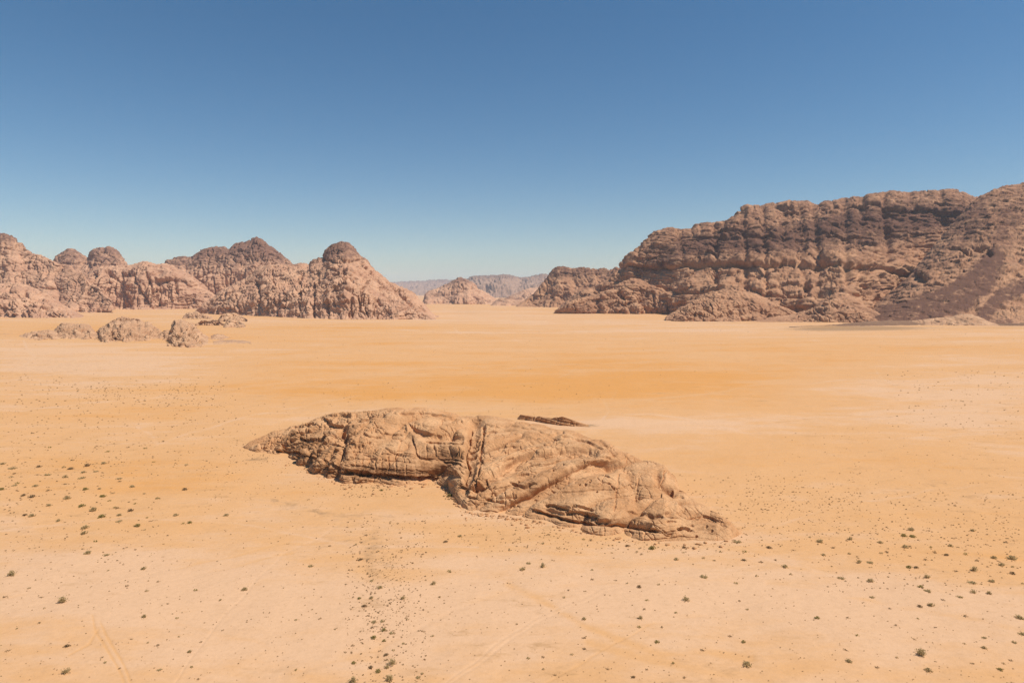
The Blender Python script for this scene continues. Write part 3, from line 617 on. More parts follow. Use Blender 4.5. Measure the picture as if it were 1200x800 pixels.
crag('rock_outcrop', [(194, 402, 1040), (198, 391, 1060), (202, 379, 1090), (205, 375.5, 1095), (212, 375, 1100), (220, 377, 1100), (228, 381, 1090), (234, 387, 1080), (240, 392, 1070), (248, 398, 1040), (262, 404, 1010)],
     [(194, 406), (220, 407), (245, 407), (262, 405.5)], 50, 'craggy pointed outcrop of stacked tan ledges, rightmost big rock on the left plain', 89, big=1.6, lay=1.5, carves=[([(222, 391), (230, 395), (236, 400)], 1.8, 7), ([(199, 384), (203, 378)], 1.6, 6), ([(206, 396), (212, 392)], 1.6, 6), ([(199, 402), (200, 405)], 2.0, 6), ([(222, 380), (226, 386)], 1.4, 5)])
crag('rock_outcrop', [(244, 397, 1060), (248, 393, 1070), (254, 391, 1075), (262, 392, 1070), (270, 396, 1050)],
     [(244, 398.5), (270, 398)], 20, 'small tan boulder just right of the craggy pointed outcrop', 97)
crag('rock_outcrop', [(214, 371, 1820), (220, 367, 1840), (230, 365.5, 1850), (240, 368, 1840), (250, 372, 1810)],
     [(214, 373.5), (250, 374.5)], 40, 'low tan ledge on the sand behind the craggy pointed outcrop', 101)
crag('rock_outcrop', [(262, 382, 1380), (266, 377, 1400), (272, 375, 1405), (280, 376.5, 1400), (288, 381, 1370)],
     [(262, 383.5), (288, 383)], 30, 'small dark-shadowed boulder on the sand before the pyramid-shaped mountain', 103)
crag('rock_outcrop', [(256, 374, 1650), (262, 369, 1670), (272, 367, 1680), (282, 370, 1670), (290, 374, 1630)],
     [(256, 376.5), (290, 376.5)], 40, 'low rubbly rock between the pyramid-shaped mountain and the small dark boulder', 107)

crag('rock_outcrop', [(88, 396, 1090), (96, 389.5, 1105), (106, 387, 1110), (114, 390, 1105), (122, 397, 1080)],
     [(88, 398.5), (122, 399)], 26, 'low pale ledge joining the leftmost tan outcrop to the domed one', 113)
crag('rock_outcrop', [(180, 396, 1060), (188, 389, 1085), (196, 387, 1090), (204, 391, 1080), (210, 398, 1050)],
     [(180, 399), (210, 400)], 26, 'low pale ledge filling the gap between the domed and the pointed outcrop', 127)
crag('rock_outcrop', [(250, 403, 960), (260, 399.5, 985), (272, 398.5, 990), (284, 400.5, 980), (294, 404, 950)],
     [(250, 405), (294, 405)], 24, 'flat pale slab lying to the right of the craggy pointed outcrop', 131)
crag('rock_outcrop', [(-6, 394, 1120), (4, 391.5, 1135), (16, 392, 1135), (26, 395, 1110)],
     [(-6, 395.5), (26, 396)], 24, 'thin dark slab cut by the left edge, level with the row of outcrops', 137)
crag('rock_outcrop', [(228, 380, 1420), (236, 376, 1440), (246, 374, 1450), (256, 375.5, 1445), (264, 380, 1410)],
     [(228, 381), (264, 381)], 36, 'pale low rock behind and right of the craggy pointed outcrop', 139)

# ---------------------------------------------------------------- the outcrop in the middle
def build_outcrop():
    foot = np.array([(284, 525), (300, 531), (318, 534), (330, 535.5), (345, 541), (365, 553), (385, 562), (400, 567), (430, 568.5), (470, 568), (500, 567), (516, 568), (526, 575), (532, 584), (538, 592), (546, 598), (560, 602), (600, 604), (640, 612), (680, 622), (720, 629), (760, 633.5), (800, 635.5), (840, 635), (856, 632), (864, 627), (869, 624)], float)
    crest = np.array([(284, 524, 307), (292, 518, 309), (300, 514, 311), (316, 507, 313), (332, 502, 314), (340, 498, 314), (350, 496, 313), (364, 492, 312), (380, 487, 310), (394, 483, 308), (412, 481, 305), (440, 480.5, 302), (466, 477.5, 300), (500, 480, 298), (524, 483, 298), (544, 487, 298), (558, 488, 297), (600, 491.5, 290), (630, 496, 283), (660, 503, 275), (690, 511, 266), (712, 519, 260), (730, 531, 252), (748, 538, 246), (766, 541, 242), (779, 545, 239), (784, 552, 236), (792, 557, 233), (797, 570, 226), (806, 580, 219), (824, 590, 213), (840, 599, 206), (852, 608, 202), (862, 618, 199), (869, 623.5, 198)], float)
    step = 0.5
    px = np.arange(284, 869.01, step)
    fy = smooth1(np.interp(px, foot[:, 0], foot[:, 1]), 7)
    cy = smooth1(np.interp(px, crest[:, 0], crest[:, 1]), 7)
    Yf = depth_of(fy)
    Yr = np.maximum(smooth1(np.interp(px, crest[:, 0], crest[:, 2]), 15), Yf + 3)
    Zr = np.maximum(H - (cy - HZ) / F * Yr, 0.2)
    z0 = -1.2
    nf, nb = 420, 90
    pA = np.array([(0, 0), (0.012, 0.10), (0.03, 0.26), (0.10, 0.40), (0.22, 0.56), (0.42, 0.73), (0.68, 0.90), (0.86, 0.97), (1, 1)])   # cliff-footed left half
    pB = np.array([(0, 0), (0.02, 0.09), (0.06, 0.20), (0.11, 0.34), (0.22, 0.52), (0.40, 0.72), (0.62, 0.88), (0.82, 0.97), (1, 1)])  # domed right half
    aa = np.linspace(0, 1, 600)
    bA = smooth1(np.interp(aa, pA[:, 0], pA[:, 1]), 9); bB = smooth1(np.interp(aa, pB[:, 0], pB[:, 1]), 21)
    bA[0] = bB[0] = 0; bA[-1] = bB[-1] = 1
    arc = np.concatenate([[0], np.cumsum(np.hypot(np.diff(aa), np.diff(bA) * 0.9))]); arc /= arc[-1]
    s = np.linspace(0, 1, nf); A = np.interp(s, arc, aa)
    BA = np.interp(A, aa, bA); BB = np.interp(A, aa, bB)
    m = sstep(520, 560, px)[:, None]
    B = BA[None] * (1 - m) + BB[None] * m
    sb = np.linspace(0, 1, nb + 1)[1:]
    back = np.interp(px, [284, 330, 420, 560, 700, 800, 869], [3, 10, 26, 28, 20, 10, 2])[:, None]
    Y = np.concatenate([Yf[:, None] + (Yr - Yf)[:, None] * A[None], Yr[:, None] + back * (sb ** 1.2)[None]], 1)
    Z = np.concatenate([z0 + (Zr - z0)[:, None] * B, z0 + (Zr - z0)[:, None] * (0.5 + 0.5 * np.cos(sb * math.pi))[None]], 1)
    X = px_x(px[:, None], Y)
    P = np.stack([X, Y, Z], -1)
    u = 0.31
    hf = np.clip((Z - z0) / (Zr - z0)[:, None], 0, 1)
    low = np.clip(Zr / 5.0, 0.15, 1)[:, None] * np.clip(hf / 0.05, 0.2, 1)
    def disp(P, amt, flat=0.2):
        n = normals(P)
        sgn = np.sign((n * np.array([0, -0.6, 0.8])).sum(-1, keepdims=True)); n = n * np.where(sgn == 0, 1, sgn)
        n[..., 2] *= (1 - flat); n /= np.linalg.norm(n, axis=2, keepdims=True) + 1e-9
        return P + n * amt[..., None]
    def pix(P):
        return 600 + F * P[..., 0] / P[..., 1], HZ - F * (P[..., 2] - H) / P[..., 1]
    front = np.zeros(Y.shape); front[:, :nf] = 1; front[:, nf - 25:nf] = np.linspace(1, 0, 25)[None]
    left = sstep(470, 400, px)[:, None] * np.ones_like(Y) + 0.9 * np.exp(-((px - 552) / 20.0) ** 2)[:, None] * (1 - sstep(0.5, 0.85, hf))
    low = low * (1 - 0.55 * np.exp(-((px - 533) / 17.0) ** 2)[:, None] * (1 - sstep(0.25, 0.6, hf)))
    x, y, z = P[..., 0], P[..., 1], P[..., 2]
    # broad lobes; the left end is broken into blocks
    q = (x * 0.80 + y * 0.6) ; r = (-x * 0.6 + y * 0.80)      # ridges run obliquely across the dome
    b1 = billow(r / 13, q / 38, z / 22, 1, 203)
    b2 = billow(x / 9, y / 10, z / 10, 2, 205)
    ob, gb = blocks(x / 5.5, y / 6.5, z / 3.4, 5)
    ob2, gb2 = blocks(x / 2.6, y / 3.0, z / 1.5, 7)
    P = disp(P, (4.6 * (b1 - 0.6) * (1 - 0.3 * left) + (0.7 + 1.3 * left) * (b2 - 0.7) + (0.10 + 0.75 * left) * ob + (0.0 + 0.14 * left) * ob2 - (0.0 + 0.45 * left) * np.exp(-(gb / 0.07) ** 2)) * low * (1 - 0.6 * sstep(0.85, 1, hf)), 0.1)
    NS = steady(P, 7, 0.35)
    def disp(P, amt, flat=0.2):
        return P + NS * amt[..., None]
    # traced cracks and ledges
    PX, PY = pix(P)
    CR = [  # polyline, half-width px, depth m
        ([(400, 503), (402, 512), (397, 526), (394, 548)], 1.6, 2.6), ([(402, 512), (409, 508), (418, 504), (432, 494)], 1.5, 1.5),
        ([(551, 500), (547, 524), (547, 540), (543, 556), (536, 570)], 1.7, 2.6), ([(567, 498), (565, 520), (562, 540), (560, 553), (556, 566)], 1.5, 2.2),
        ([(565, 534), (587, 525), (604, 516), (634, 509), (660, 507)], 1.5, 1.1), ([(560, 570), (576, 556), (596, 545), (615, 534), (651, 527), (690, 526)], 2.0, 1.6),
        ([(585, 597), (609, 583), (629, 575), (651, 562), (675, 545), (700, 540), (730, 545)], 2.6, 1.9), ([(576, 586), (590, 582), (604, 580)], 1.2, 1.0),
        ([(359, 528), (385, 515), (398, 505)], 1.6, 1.5), ([(345, 540), (362, 526), (378, 514), (392, 499)], 1.5, 1.4), ([(372, 553), (384, 540), (393, 527)], 1.3, 1.3),
        ([(328, 530), (340, 518), (352, 508), (372, 498)], 1.3, 1.2), ([(380, 500), (395, 496), (420, 490), (450, 487)], 1.4, 1.2),
        ([(725, 556), (723, 575), (720, 598)], 1.0, 0.6), ([(748, 560), (745, 585)], 0.8, 0.4), ([(779, 552), (778, 562), (774, 572)], 1.2, 1.2), ([(700, 515), (712, 524), (720, 534)], 1.4, 1.2),
        ([(476, 545), (476, 566)], 0.9, 1.0), ([(455, 535), (455, 562)], 0.9, 1.0), ([(440, 540), (440, 560)], 0.9, 1.0), ([(425, 538), (424, 556)], 0.9, 0.9),
        ([(500, 520), (500, 536)], 0.7, 0.45), ([(513, 524), (513, 540)], 0.7, 0.45), ([(526, 524), (526, 542)], 0.7, 0.45), ([(537, 523), (537, 540)], 0.7, 0.45), ([(488, 550), (489, 563)], 0.8, 0.5), ([(464, 542), (465, 564)], 0.8, 0.8), ([(432, 540), (432, 558)], 0.7, 0.7), ([(448, 538), (447, 562)], 0.7, 0.7), ([(495, 552), (495, 566)], 0.8, 0.8), ([(417, 541), (416, 554)], 0.8, 0.8), ([(410, 536), (440, 539), (480, 541)], 0.6, 0.5), ([(414, 530), (450, 532), (490, 534)], 0.5, 0.4), ([(412, 548.5), (450, 551.5), (500, 555)], 0.6, 0.6),
        ([(579, 570), (575, 588)], 0.8, 0.6), ([(592, 572), (591, 592)], 0.8, 0.6), ([(672, 612), (672, 622)], 0.6, 0.4), ([(708, 616), (708, 628)], 0.6, 0.4), ([(731, 618), (730, 630)], 0.6, 0.4),
        ([(484, 500), (470, 515), (466, 530)], 1.0, 0.5), ([(575, 560), (600, 552), (640, 545), (665, 536)], 1.1, 0.7), ([(570, 545), (595, 535), (620, 526), (655, 518)], 1.0, 0.6),
    ]
    GV = [  # broad hollows between the ribs: polyline, half-width px, depth m
        ([(556, 496), (554, 520), (550, 545), (540, 572)], 9, 3.2), ([(565, 540), (590, 530), (612, 520), (650, 512)], 5, 1.6), ([(556, 574), (578, 560), (600, 549), (622, 538), (655, 531), (695, 531)], 5.5, 2.2),
        ([(585, 600), (609, 586), (629, 578), (655, 564), (680, 549), (715, 545)], 7, 2.6), ([(640, 590), (660, 580), (690, 574), (712, 574)], 5, 1.0), ([(735, 545), (742, 570), (748, 596)], 6, 1.2),
        ([(400, 500), (402, 515), (396, 540), (390, 562)], 6, 2.2), ([(330, 533), (345, 518), (368, 503), (395, 493), (430, 488)], 5, 1.8), ([(358, 545), (374, 528), (394, 514)], 4, 1.5), ([(376, 556), (388, 540), (398, 526)], 3, 1.2),
        ([(484, 500), (500, 512), (540, 514)], 5, 1.6), ([(490, 528), (515, 532), (545, 532)], 6, 2.0), ([(505, 556), (530, 556), (545, 560)], 5, 1.6), ([(770, 556), (774, 566), (790, 578)], 4, 2.0), ([(760, 604), (790, 600), (815, 604)], 5, 1.2), ([(640, 598), (700, 610), (760, 618)], 4, 1.2),
        ([(448, 492), (470, 500), (478, 512)], 6, 0.8),
    ]
    LG = [  # overhanging ledge: line, reach below px, recess m
        ([(326, 527), (336, 528.5), (349, 529)], 3.0, 2.2), ([(350, 511), (361, 515), (374, 514)], 3.2, 2.4), ([(378, 488), (388, 494), (399, 495)], 4.0, 3.0), ([(381, 486), (395, 486), (408, 485)], 2.0, 1.8),
        ([(408, 508), (418, 505)], 3.2, 2.0), ([(384, 515), (398, 521)], 2.4, 1.6), ([(345, 500), (356, 499), (368, 495)], 1.6, 1.2), ([(341, 519), (352, 517)], 1.6, 1.2),
        ([(404, 552), (412, 551), (430, 554), (450, 556), (470, 557), (486, 558.5), (505, 559)], 4.6, 3.2),
        ([(412, 545), (440, 549), (470, 551), (500, 552)], 1.4, 0.7),
        ([(484, 514), (486, 526), (492, 535), (518, 536.5), (546, 537)], 2.4, 1.1), ([(509, 522), (513, 534), (520, 540), (545, 543)], 2.2, 1.0),
        ([(482, 497), (492, 502), (502, 507), (514, 508)], 3.2, 1.6), ([(502, 515), (520, 516.5), (540, 517)], 2.6, 1.3), ([(470, 484), (497, 484.5), (518, 488), (541, 493)], 1.8, 0.9),
        ([(426, 508), (434, 512), (444, 512)], 2.2, 1.0), ([(452, 507), (462, 510), (470, 509)], 1.4, 0.6), ([(455, 528), (466, 533), (474, 534)], 1.6, 0.7),
        ([(553, 567), (560, 565), (567, 567)], 4.2, 3.4), ([(549, 581), (556, 583)], 1.6, 1.2), ([(572, 585), (580, 586), (589, 586)], 1.8, 1.4), ([(607, 556), (616, 555), (625, 557)], 1.4, 0.9),
        ([(601, 566), (614, 570), (626, 566)], 2.2, 1.3), ([(551, 523), (557, 524), (561, 523)], 2.0, 1.6), ([(551, 530), (556, 532), (561, 531)], 1.6, 1.4), ([(594, 521), (602, 521)], 1.6, 1.2),
        ([(628, 597), (642, 601), (670, 608), (690, 611), (708, 612), (736, 613), (752, 616), (768, 620.5)], 3.0, 2.8), ([(641, 590), (652, 592), (664, 595)], 2.6, 2.0), ([(664, 598), (680, 600), (697, 603)], 2.6, 2.0),
        ([(673, 593), (684, 594.5), (694, 597)], 1.8, 1.3), ([(698, 608), (712, 609)], 3.2, 1.6), ([(650, 524), (675, 526), (690, 527)], 1.2, 0.7), ([(610, 530), (640, 521), (665, 519)], 1.2, 0.7),
        ([(665, 535), (690, 533), (715, 536)], 1.4, 0.8), ([(784, 603), (790, 605), (796, 605)], 1.6, 1.1), ([(788, 580), (800, 582)], 1.2, 0.8), ([(796, 618.5), (802, 618), (808, 620)], 3.0, 2.0), ([(784, 611), (792, 611)], 1.6, 0.9),
        ([(740, 599), (765, 602), (785, 598)], 3.4, 0.9), ([(805, 605), (825, 604), (845, 612)], 3.0, 0.8), ([(565, 600), (585, 598)], 1.0, 0.6), ([(590, 540), (600, 537)], 1.2, 0.8), ([(620, 545), (632, 543)], 1.2, 0.8),
        ([(600, 500), (625, 503), (650, 511)], 1.2, 0.6), ([(660, 511), (690, 518), (705, 526)], 1.6, 1.0), ([(560, 512), (572, 507), (580, 506)], 1.6, 1.2), ([(735, 536), (760, 540)], 1.2, 0.6),
    ]
    HOLES = [(653, 561, 1.6), (679, 568, 1.5), (686, 568, 1.6), (691, 565, 1.2), (713, 566, 1.4), (660, 571, 1.4), (656, 573, 1.2), (648, 551, 1.4), (660, 544, 1.0), (700, 574, 1.2), (720, 572, 1.2), (825, 609, 1.6), (811, 616, 1.8), (818, 608, 1.2), (828, 617.5, 1.6), (808, 606, 1.8), (834, 622, 1.6), (816, 629, 1.4), (640, 565, 1.2), (608, 565, 1.3), (425, 522, 1.6), (417, 532, 1.3), (415, 524, 2.2), (396, 545, 1.6), (560, 519, 1.2), (632, 577, 1.2), (666, 556, 1.0), (704, 566, 1.0), (627, 583, 1.2)]
    bro = np.zeros(Y.shape)
    for pts, hw, dep in GV:
        k = (PX > min(p[0] for p in pts) - 3 * hw) & (PX < max(p[0] for p in pts) + 3 * hw) & (PY > min(p[1] for p in pts) - 3 * hw) & (PY < max(p[1] for p in pts) + 3 * hw)
        d, _ = poly_dist(PX[k], PY[k], pts)
        bro[k] = np.maximum(bro[k], dep * np.exp(-(d / hw) ** 2))
    edge_ = front * np.clip(np.minimum(px - px[0], px[-1] - px) / 20, 0, 1)[:, None]
    carve = np.zeros(Y.shape)
    wob = 1.3 * fbm(P[..., 0] / 3.0, P[..., 1] / 3.0, P[..., 2] / 2.0, 2, 221)
    QX, QY = PX + wob, PY + 0.8 * wob
    def box(pts, pad):
        return (PX > min(p[0] for p in pts) - pad) & (PX < max(p[0] for p in pts) + pad) & (PY > min(p[1] for p in pts) - pad) & (PY < max(p[1] for p in pts) + pad) & (front > 0)
    for pts, hw, dep in CR:
        k = box(pts, 5 * hw)
        d, _ = poly_dist(QX[k], QY[k], pts)
        carve[k] = np.maximum(carve[k], dep * np.exp(-(d / hw) ** 2))
    for pts, hw, dep in LG:
        k = box(pts, 4 * hw + 2)
        d, sg = poly_dist(QX[k], QY[k], pts)
        below = np.exp(-(d / hw) ** 2 * 0.8); above = np.exp(-(d / 0.55) ** 2)
        vary = np.clip(0.85 + 0.6 * fbm(P[..., 0][k] / 2.5, P[..., 1][k] / 2.5, 0, 2, 223), 0.25, 1.3)
        carve[k] = np.maximum(carve[k], dep * vary * np.where(sg > 0, below, above)) - 0.18 * dep * np.where(sg > 0, 0, np.exp(-((d - 1.6) / 1.4) ** 2))
    for hx, hy, hr in HOLES:
        k = (np.abs(PX - hx) < 8) & (np.abs(PY - hy) < 8) & (front > 0)
        d = np.hypot(PX[k] - hx, (PY[k] - hy) * 1.2)
        carve[k] = np.maximum(carve[k], 1.0 * np.exp(-(d / hr) ** 4))
    P = disp(P, -bro * edge_, 0.1)
    P = disp(P, -carve * front, 0.65)
    # bedding, joints, grain
    x, y, z = P[..., 0], P[..., 1], P[..., 2]
    dipz = z + 0.10 * x * np.exp(-((PX - 420) / 120) ** 2) - 0.05 * x * (PX > 560) + 0.5 * fbm(x / 14, y / 14, 0, 2, 227)
    L1 = layers(dipz, 1.5, 41, 6); L2 = layers(dipz + 0.1 * fbm(x / 3, y / 3, 0, 2, 228), 0.55, 43, 5)
    lm = sstep(-0.3, 0.35, fbm(x / 12, y / 12, z / 6, 2, 229))
    b3 = billow(x / 2.6, y / 2.6, z / 2.0, 2, 231)
    j = np.abs(pn(x / 3.2, y / 5.0, z / 14, 233)); jm = sstep(0.0, 0.5, fbm(x / 10, y / 10, z / 8, 2, 235) + 0.1)
    j2 = np.abs(pn((0.7 * x + 0.7 * y) / 4.0, (0.7 * x - 0.7 * y) / 9.0, z / 14, 237))
    fin = fbm(x / 1.1, y / 1.1, z / 0.8, 3, 239, 0.6)
    d = (0.25 + 0.75 * lm) * (0.52 * L1 + 0.24 * L2) + (0.14 + 0.1 * left) * (b3 - 0.7) - 0.6 * jm * np.exp(-(j / 0.05) ** 2) - 0.5 * jm * np.exp(-(j2 / 0.05) ** 2) + (0.12 + 0.12 * left) * fin
    P = disp(P, d * low, 0.45)
    # brown varnish on the front wall; darker brown patches along the ledges and hollows
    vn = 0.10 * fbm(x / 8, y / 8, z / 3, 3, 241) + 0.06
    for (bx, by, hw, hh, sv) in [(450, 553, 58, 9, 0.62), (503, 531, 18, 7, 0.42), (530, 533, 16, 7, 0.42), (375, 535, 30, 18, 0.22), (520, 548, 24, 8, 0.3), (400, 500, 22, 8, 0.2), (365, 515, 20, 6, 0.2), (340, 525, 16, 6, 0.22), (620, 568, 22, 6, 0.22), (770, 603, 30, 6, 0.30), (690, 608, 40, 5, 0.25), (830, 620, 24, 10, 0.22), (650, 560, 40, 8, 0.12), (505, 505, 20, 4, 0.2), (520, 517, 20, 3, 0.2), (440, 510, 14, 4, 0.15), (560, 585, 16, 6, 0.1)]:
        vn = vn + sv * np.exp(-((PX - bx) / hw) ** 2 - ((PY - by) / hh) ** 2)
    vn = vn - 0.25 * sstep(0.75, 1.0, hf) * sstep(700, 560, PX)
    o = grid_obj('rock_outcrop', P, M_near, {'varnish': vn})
    tag(o, 'long sandstone hump of cracked lobes and ledges in the middle of the sand', 'rock outcrop')
build_outcrop()

# slabs behind the outcrop
def build_slab():
    px = np.arange(607, 690, 0.35)
    top = smooth1(np.interp(px, [607, 610, 618, 628, 634, 646, 652, 660, 668, 676, 686, 690], [490, 486, 487, 488.5, 488, 490, 488.5, 488, 491, 494, 497, 499]), 5)
    base = np.interp(px, [607, 630, 660, 690], [491, 493.5, 498, 499.6])
    Yf = depth_of(base); u = Yf.mean() / F
    nf, nb = 60, 40
    s = np.linspace(0, 1, nf); A = np.concatenate([s * 1.2, 1.2 + np.linspace(0, 1, nb + 1)[1:] * 9])
    T = H - (top - HZ) / F * (Yf + 1.2)
    T = np.maximum(T, 0.4)
    Bf = np.concatenate([s ** 0.8, 1 - np.linspace(0, 1, nb + 1)[1:] ** 1.5])
    Y = Yf[:, None] + A[None]
    Z = -0.8 + (T + 0.8)[:, None] * Bf[None]
    X = px_x(px[:, None], Y)
    P = np.stack([X, Y, Z], -1)
    n = normals(P); sgn = np.sign((n * np.array([0, -0.6, 0.8])).sum(-1, keepdims=True)); n *= np.where(sgn == 0, 1, sgn)
    x, y, z = X, Y, Z
    zt = z + 0.14 * x
    d = 1.1 * layers(zt, 1.2, 61, 6) + 1.0 * (billow(x / 4, y / 4, z / 3, 3, 251) - 0.7) - 0.8 * np.exp(-(np.abs(pn(x / 3.5, y / 6, 0, 253)) / 0.07) ** 2)
    P = P + n * np.array([1, 1, 0.4]) * (d * np.clip(T / 2.5, 0.2, 1)[:, None])[..., None]
    o = grid_obj('rock_slab', P, M_near, {'varnish': 0.05 + 0 * X})
    tag(o, 'dark broken ledge on the sand just behind the top of the sandstone hump', 'rock ledge')
build_slab()

# ---------------------------------------------------------------- shrubs
def leaf_mat(name, c1, c2):
    m, n, l, b = new_mat(name)
    geo = n.new('ShaderNodeNewGeometry')
    f = noise(n, l, geo.outputs['Position'], 2.5, 2, 0.6)
    col = mixc(n, l, ramp(n, l, f, 0.35, 0.65), c1, c2)
    l.new(col, b.inputs['Base Color'])
    b.inputs['Roughness'].default_value = 0.9
    tr = n.new('ShaderNodeBsdfTranslucent'); l.new(col, tr.inputs['Color'])
    ms = n.new('ShaderNodeMixShader'); ms.inputs[0].default_value = 0.5
    l.new(b.outputs[0], ms.inputs[1]); l.new(tr.outputs[0], ms.inputs[2]); l.new(ms.outputs[0], n['Material Output'].inputs['Surface'])
    return m
M_grey = leaf_mat('grey_green_twigs', (0.50, 0.375, 0.18), (0.62, 0.485, 0.26))
M_green = leaf_mat('olive_leaves', (0.34, 0.27, 0.085), (0.46, 0.37, 0.14))
M_dry = leaf_mat('dry_twigs', (0.32, 0.21, 0.105), (0.43, 0.295, 0.16))

def shrub_mesh(name, mat, style, nleaf, seed):
    """unit shrub (1 m wide, base at 0): leaf sprays along twigs that leave the root"""
    r = np.random.default_rng(seed)
    V = []; T = []
    ntw = max(4, nleaf // 7)
    for t in range(ntw):
        az = r.uniform(0, 2 * math.pi)
        el = {'round': r.uniform(0.05, 1.5), 'spiky': r.uniform(0.35, 1.45), 'low': r.uniform(0.0, 0.8)}[style]
        L = 0.5 * {'round': r.uniform(0.75, 1.0), 'spiky': r.uniform(0.55, 1.35), 'low': r.uniform(0.7, 1.05)}[style]
        d = np.array((math.cos(az) * math.cos(el), math.sin(az) * math.cos(el), math.sin(el) * (1.25 if style == 'spiky' else 0.95)))
        off = np.array((r.normal(0, .10), r.normal(0, .10), 0.0))
        side = np.cross(d, (0.3, 0.2, 1)); side /= np.linalg.norm(side) + 1e-6
        i = len(V); wd = 0.012                       # the twig
        V += [off - side * wd, off + side * wd, off + d * L]; T.append((i, i + 1, i + 2))
        for k in range(7):
            p = off + d * L * r.uniform(0.30 if style != 'round' else 0.55, 1.0) + r.normal(0, 0.03, 3)
            p[2] = max(p[2], 0.015)
            a = r.normal(size=3); a = a / np.linalg.norm(a) * 0.5 + d * 0.6
            a = a / np.linalg.norm(a) * r.uniform(0.07, 0.14) * (1.25 if nleaf < 60 else 1)
            bb = np.cross(a, r.normal(size=3)); bb = bb / (np.linalg.norm(bb) + 1e-6) * np.linalg.norm(a) * 0.5
            i = len(V); V += [p - bb, p + bb, p + a]; T.append((i, i + 1, i + 2))
    V = np.array(V); V[:, 2] = np.maximum(V[:, 2], 0) - 0.01
    me_o = mesh_np(name, V, np.array(T), mat, None, False)
    me = me_o.data
    bpy.data.objects.remove(me_o)
    return me

BIG = {}
for st, mt, nm in (('round', M_green, 'g'), ('round', M_grey, 'r'), ('spiky', M_grey, 's'), ('low', M_grey, 'l'), ('round', M_dry, 'd')):
    BIG[nm] = [shrub_mesh('shrub', mt, st, 330, 900 + 7 * i + ord(nm)) for i in range(3)]
SMALL = [shrub_mesh('shrub', (M_grey, M_dry, M_green, M_dry)[i % 4], ('round', 'low', 'round', 'round')[i % 4], 150, 700 + i) for i in range(8)]

OUT = [(284, 524), (300, 514), (332, 502), (350, 496), (394, 483), (470, 477), (524, 483), (600, 491), (660, 503), (712, 519), (779, 545), (797, 560), (806, 580), (840, 599), (869, 624), (856, 632), (800, 635), (720, 629), (640, 612), (600, 604), (546, 598), (532, 584), (516, 568), (430, 568), (400, 567), (365, 553), (345, 541), (318, 534)]
def in_out(x, y):
    c = False; j = len(OUT) - 1
    for i in range(len(OUT)):
        (xi, yi), (xj, yj) = OUT[i], OUT[j]
        if (yi > y) != (yj > y) and x < (xj - xi) * (y - yi) / (yj - yi) + xi: c = not c
        j = i
    return c

